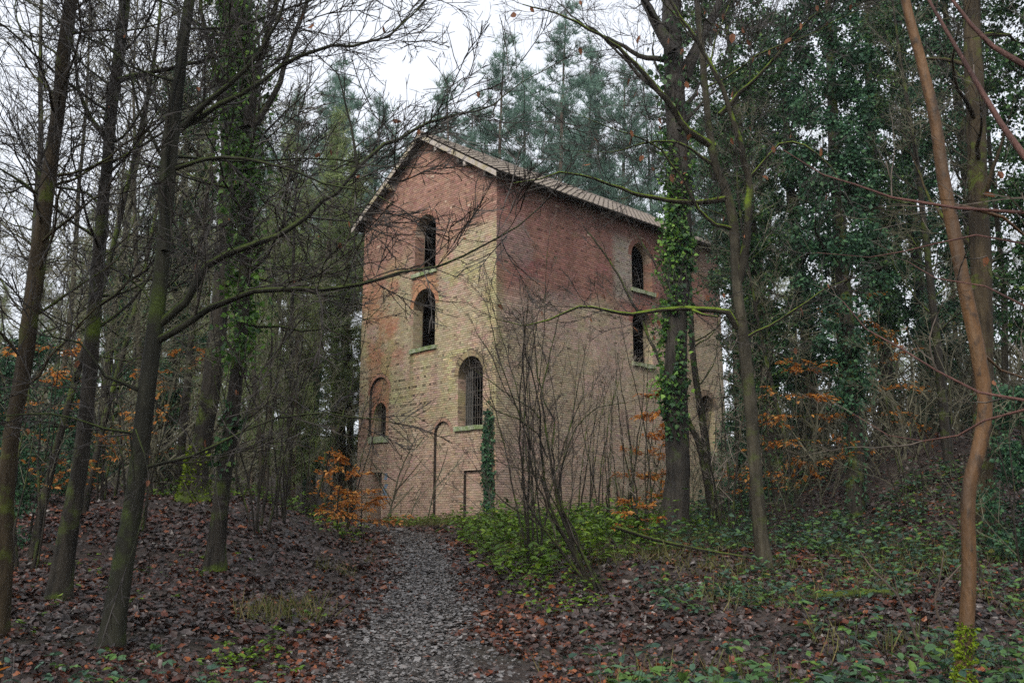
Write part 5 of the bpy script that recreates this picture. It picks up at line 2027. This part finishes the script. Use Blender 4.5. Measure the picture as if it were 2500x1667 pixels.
# ------------------------------------------------------------------ brambles, herbs, grass
def shoots(points, hr, stem_m, leaf_m, name, label, cat, leaf, per=5, tri=True, tv=LEAF_V, tf=LEAF_F, arch=.6, kind='stuff', parent=None, tint_shift=0.0):
    st, lf = MB(), MB()
    P_, D_ = [], []
    for (x, y) in points:
        h = rng.uniform(*hr)
        a = rng.uniform(0, 6.28)
        b = np.array([x, y, hgt(x, y) - .03])
        d = np.array([math.cos(a) * arch, math.sin(a) * arch, 1.0])
        W = wander(b, d, h * 1.5, 6, .12, -.16 * arch)
        tube(st, W, np.linspace(.0045, .002, 7), 3, cap=False)
        for j in range(per):
            i = 1 + int(5 * (j + rng.random()) / per)
            p = W[min(i, 6)]
            dd = np.array([*rng.normal(0, 1, 2), .15])
            dd = unit(dd)
            pet = p + dd * leaf * .9
            if tri:
                s_ = np.cross(dd, (0, 0, 1))
                for k in (-1, 0, 1):
                    P_.append(pet)
                    D_.append(dd * (.6 if k else 1.0) + s_ * k * .9 + np.array([0, 0, rng.normal(-.18, .25)]))
            else:
                P_.append(pet)
                D_.append(dd + np.array([0, 0, rng.normal(-.1, .3)]))
    t_ = np.clip(np.repeat(rng.random(len(P_) // (3 if tri else 1) + 1), 3 if tri else 1)[:len(P_)] * .85 + rng.random(len(P_)) * .15 + tint_shift, 0, 1)
    leaves_on(lf, np.array(P_), np.array(D_), leaf, tv, tf, .25, t_, flat=True)
    root = thing(name, label, cat, (0, 0, 0))
    root['kind'] = kind
    st.build('stems', stem_m, root)['kind'] = 'stuff'
    lf.build('leaves', leaf_m, root)['kind'] = 'stuff'
    return root


def patch(cx, cy, rx, ry, n, seed=None, cut=.0):
    a = rng.uniform(0, 6.28, n)
    r_ = rng.random(n) ** .5
    x, y = cx + np.cos(a) * r_ * rx, cy + np.sin(a) * r_ * ry
    keep = (np.abs(x - path_x(y)) > 1.15) & (fnoise(x, y, .9, 51) > cut)
    lx = (x - ORIG[0]) * math.cos(B_AZ) - (y - ORIG[1]) * math.sin(B_AZ)
    ly = (x - ORIG[0]) * math.sin(B_AZ) + (y - ORIG[1]) * math.cos(B_AZ)
    keep &= ~((lx > -B_W - .1) & (lx < .15) & (ly > -.15) & (ly < B_L))
    return np.stack([x[keep], y[keep]], -1)


shoots(patch(2.9, 6.6, 2.6, 1.5, 430, cut=.38), (.2, .68), M['twig'], M['bramble'], 'bramble_patch', 'big leaved dark green brambles filling the bottom right foreground', 'bramble', .088, 7, tint_shift=-.03)
shoots(patch(-2.9, 7.4, 1.3, 1.2, 80, cut=.4), (.15, .45), M['twig'], M['bramble'], 'bramble_patch', 'small green bramble patch at the foot of the dark beech', 'bramble', .07, 5)
shoots(patch(-2.3, 10.8, .95, 1.6, 70, cut=.4), (.12, .38), M['twig'], M['herb'], 'bramble_patch', 'light green seedlings left of the path in the middle foreground', 'bramble', .07, 4)
shoots(patch(.9, 24.5, 2.6, 8.0, 760, cut=.42), (.25, .95), M['twig'], M['herb'], 'bramble_patch', 'bright yellow green brambles right of the path below the building corner', 'bramble', .125, 6)
shoots(patch(3.2, 27.5, 3.0, 5.5, 480, cut=.42), (.3, 1.1), M['twig'], M['herb'], 'bramble_patch', 'green brambles along the foot of the long wall', 'bramble', .125, 6, tint_shift=-.12)
shoots(patch(.8, 15.0, 1.1, 2.2, 90, cut=.45), (.12, .4), M['twig'], M['herb'], 'bramble_patch', 'low green seedlings just right of the path', 'bramble', .07, 4)
shoots(patch(5.2, 13.0, 3.4, 3.6, 560, cut=.50), (.15, .5), M['twig'], M['bramble'], 'bramble_patch', 'low brambles around the foot of the crooked mossy tree', 'bramble', .085, 5)
shoots(patch(8.5, 21.0, 5.5, 4.5, 900, cut=.47), (.2, .8), M['twig'], M['bramble'], 'bramble_patch', 'green brambles covering the right bank', 'bramble', .11, 5)
shoots(patch(6.5, 10.0, 2.6, 2.4, 300, cut=.48), (.15, .5), M['twig'], M['bramble'], 'bramble_patch', 'brambles behind the tan barked tree', 'bramble', .075, 5)
shoots(patch(7.5, 31.0, 3.5, 4.0, 300, cut=.42), (.4, 1.2), M['twig'], M['bramble'], 'bramble_patch', 'tall brambles beyond the thick ivied tree', 'bramble', .12, 5)
shoots(patch(-6.5, 13.5, 4.5, 4.5, 90, cut=.5), (.08, .25), M['twig'], M['herb'], 'bramble_patch', 'scattered green seedlings on the left leaf bank', 'bramble', .065, 3)
shoots(patch(-6.8, 26.0, 4.0, 2.5, 160, cut=.36), (.2, .6), M['twig'], M['herb'], 'bramble_patch', 'green growth on top of the left bank', 'bramble', .10, 4)
shoots(patch(-2.6, 33.4, 2.6, 1.6, 260, cut=.3), (.1, .4), M['twig'], M['herb'], 'bramble_patch', 'low green plants along the foot of the gable', 'bramble', .09, 4)

mb = MB()
pts = np.concatenate([patch(-3.0, 15.5, 1.0, 4.5, 700, cut=.56), patch(1.6, 24, 2.6, 7, 2600, cut=.42), patch(6, 15, 4, 6, 2200, cut=.5), patch(3, 8, 3.5, 2.5, 900, cut=.5), patch(-2.5, 32.5, 3, 2.2, 1400, cut=.3), patch(4.4, 23.0, 1.2, 1.0, 900, cut=.2)])
p3 = np.stack([pts[:, 0], pts[:, 1], height(pts[:, 0], pts[:, 1]) - .02], -1)
m = 3
p3 = np.repeat(p3, m, 0) + rng.normal(0, .03, (len(p3) * m, 3)) * np.array([1, 1, .1])
dr = np.stack([rng.normal(0, .5, len(p3)), rng.normal(0, .5, len(p3)), np.ones(len(p3))], -1)
leaves_on(mb, p3, dr, .26, np.array([(0, -.016, 0), (0, .016, 0), (.6, .012, .02), (1, 0, -.1), (.6, -.012, .02)]), [np.array([(0, 1, 2), (0, 2, 4), (4, 2, 3)])], .4)
o = mb.build('grass_tufts', M['grass'])
tag(o, 'thin straw and green grass blades along the path edges', 'grass', kind='stuff')

# ------------------------------------------------------------------ fallen wood
def lay(pts, lift=.05):
    return np.array([(x, y, hgt(x, y) + lift + l) for x, y, l in pts])


def fallen(name, label, pts, r0, r1, mat, cat='branch', forks=()):
    P = lay(pts)
    t = Tree(name, label, cat, P[0])
    Q = smooth_path(P, .12)
    tube(t.trunk, Q, np.linspace(r0, r1, len(Q)), 10, rough=.16)
    for f in forks:
        W = smooth_path(lay(f), .1)
        tube(t.limbs, W, np.linspace(r0 * .6, r1 * .6, len(W)), 6, rough=.12)
    t.finish(mat, mat)


fallen('log', 'short dark fallen log lying among the brambles on the right', [(4.3, 13.4, .03), (4.7, 13.3, .04), (5.1, 13.25, .04), (5.35, 13.2, .03)], .085, .075, M['bark_oak'], 'log')
fallen('fallen_branch', 'long dark fallen branch at the foot of the thick ivied tree', [(2.2, 19.4, .55), (2.9, 19.0, .32), (3.8, 18.6, .12), (4.8, 18.3, .05)], .045, .02, M['bark_oak'])
b = np.array(at(2105, 1480, 9.4))
fallen('dead_branch', 'pale forked dead branch poking up from the brambles on the right', [(b[0] + .1, 9.5, 0), (b[0], 9.5, .35), (b[0] - .12, 9.5, .62), (b[0] - .30, 9.55, .80), (b[0] - .42, 9.6, 1.0)], .016, .006, M['bark_pine'], 'branch',
       [[(b[0] - .1, 9.5, .58), (b[0] - .13, 9.5, .8)]])
b = np.array(at(2160, 1470, 9.6))
fallen('dead_branch', 'pale dead branch with long upper fork left of the tan barked tree', [(b[0] + .2, 9.6, 0), (b[0] + .05, 9.6, .3), (b[0] - .02, 9.6, .6), (b[0] + .18, 9.6, .85), (b[0] + .42, 9.6, 1.12)], .018, .006, M['bark_pine'], 'branch',
       [[(b[0] - .02, 9.6, .6), (b[0] + .06, 9.6, .85), (b[0] + .12, 9.6, 1.1)]])



# ------------------------------------------------------------------ damp air in the wood
mb = MB()
mb.add(*box_vf(-420, 420, -140, 620, EYE - 8.0, 58.0))
hz = bpy.data.materials.new('damp_air')
hz.use_nodes = True
hz.node_tree.nodes.clear()
ho = hz.node_tree.nodes.new('ShaderNodeOutputMaterial')
hv = hz.node_tree.nodes.new('ShaderNodeVolumePrincipled')
hv.inputs['Color'].default_value = (.86, .92, .97, 1)
hv.inputs['Density'].default_value = .0003
hz.node_tree.links.new(hv.outputs[0], ho.inputs['Volume'])
o = mb.build('haze', hz)
tag(o, 'thin damp winter haze hanging through the wood', 'haze', kind='stuff')
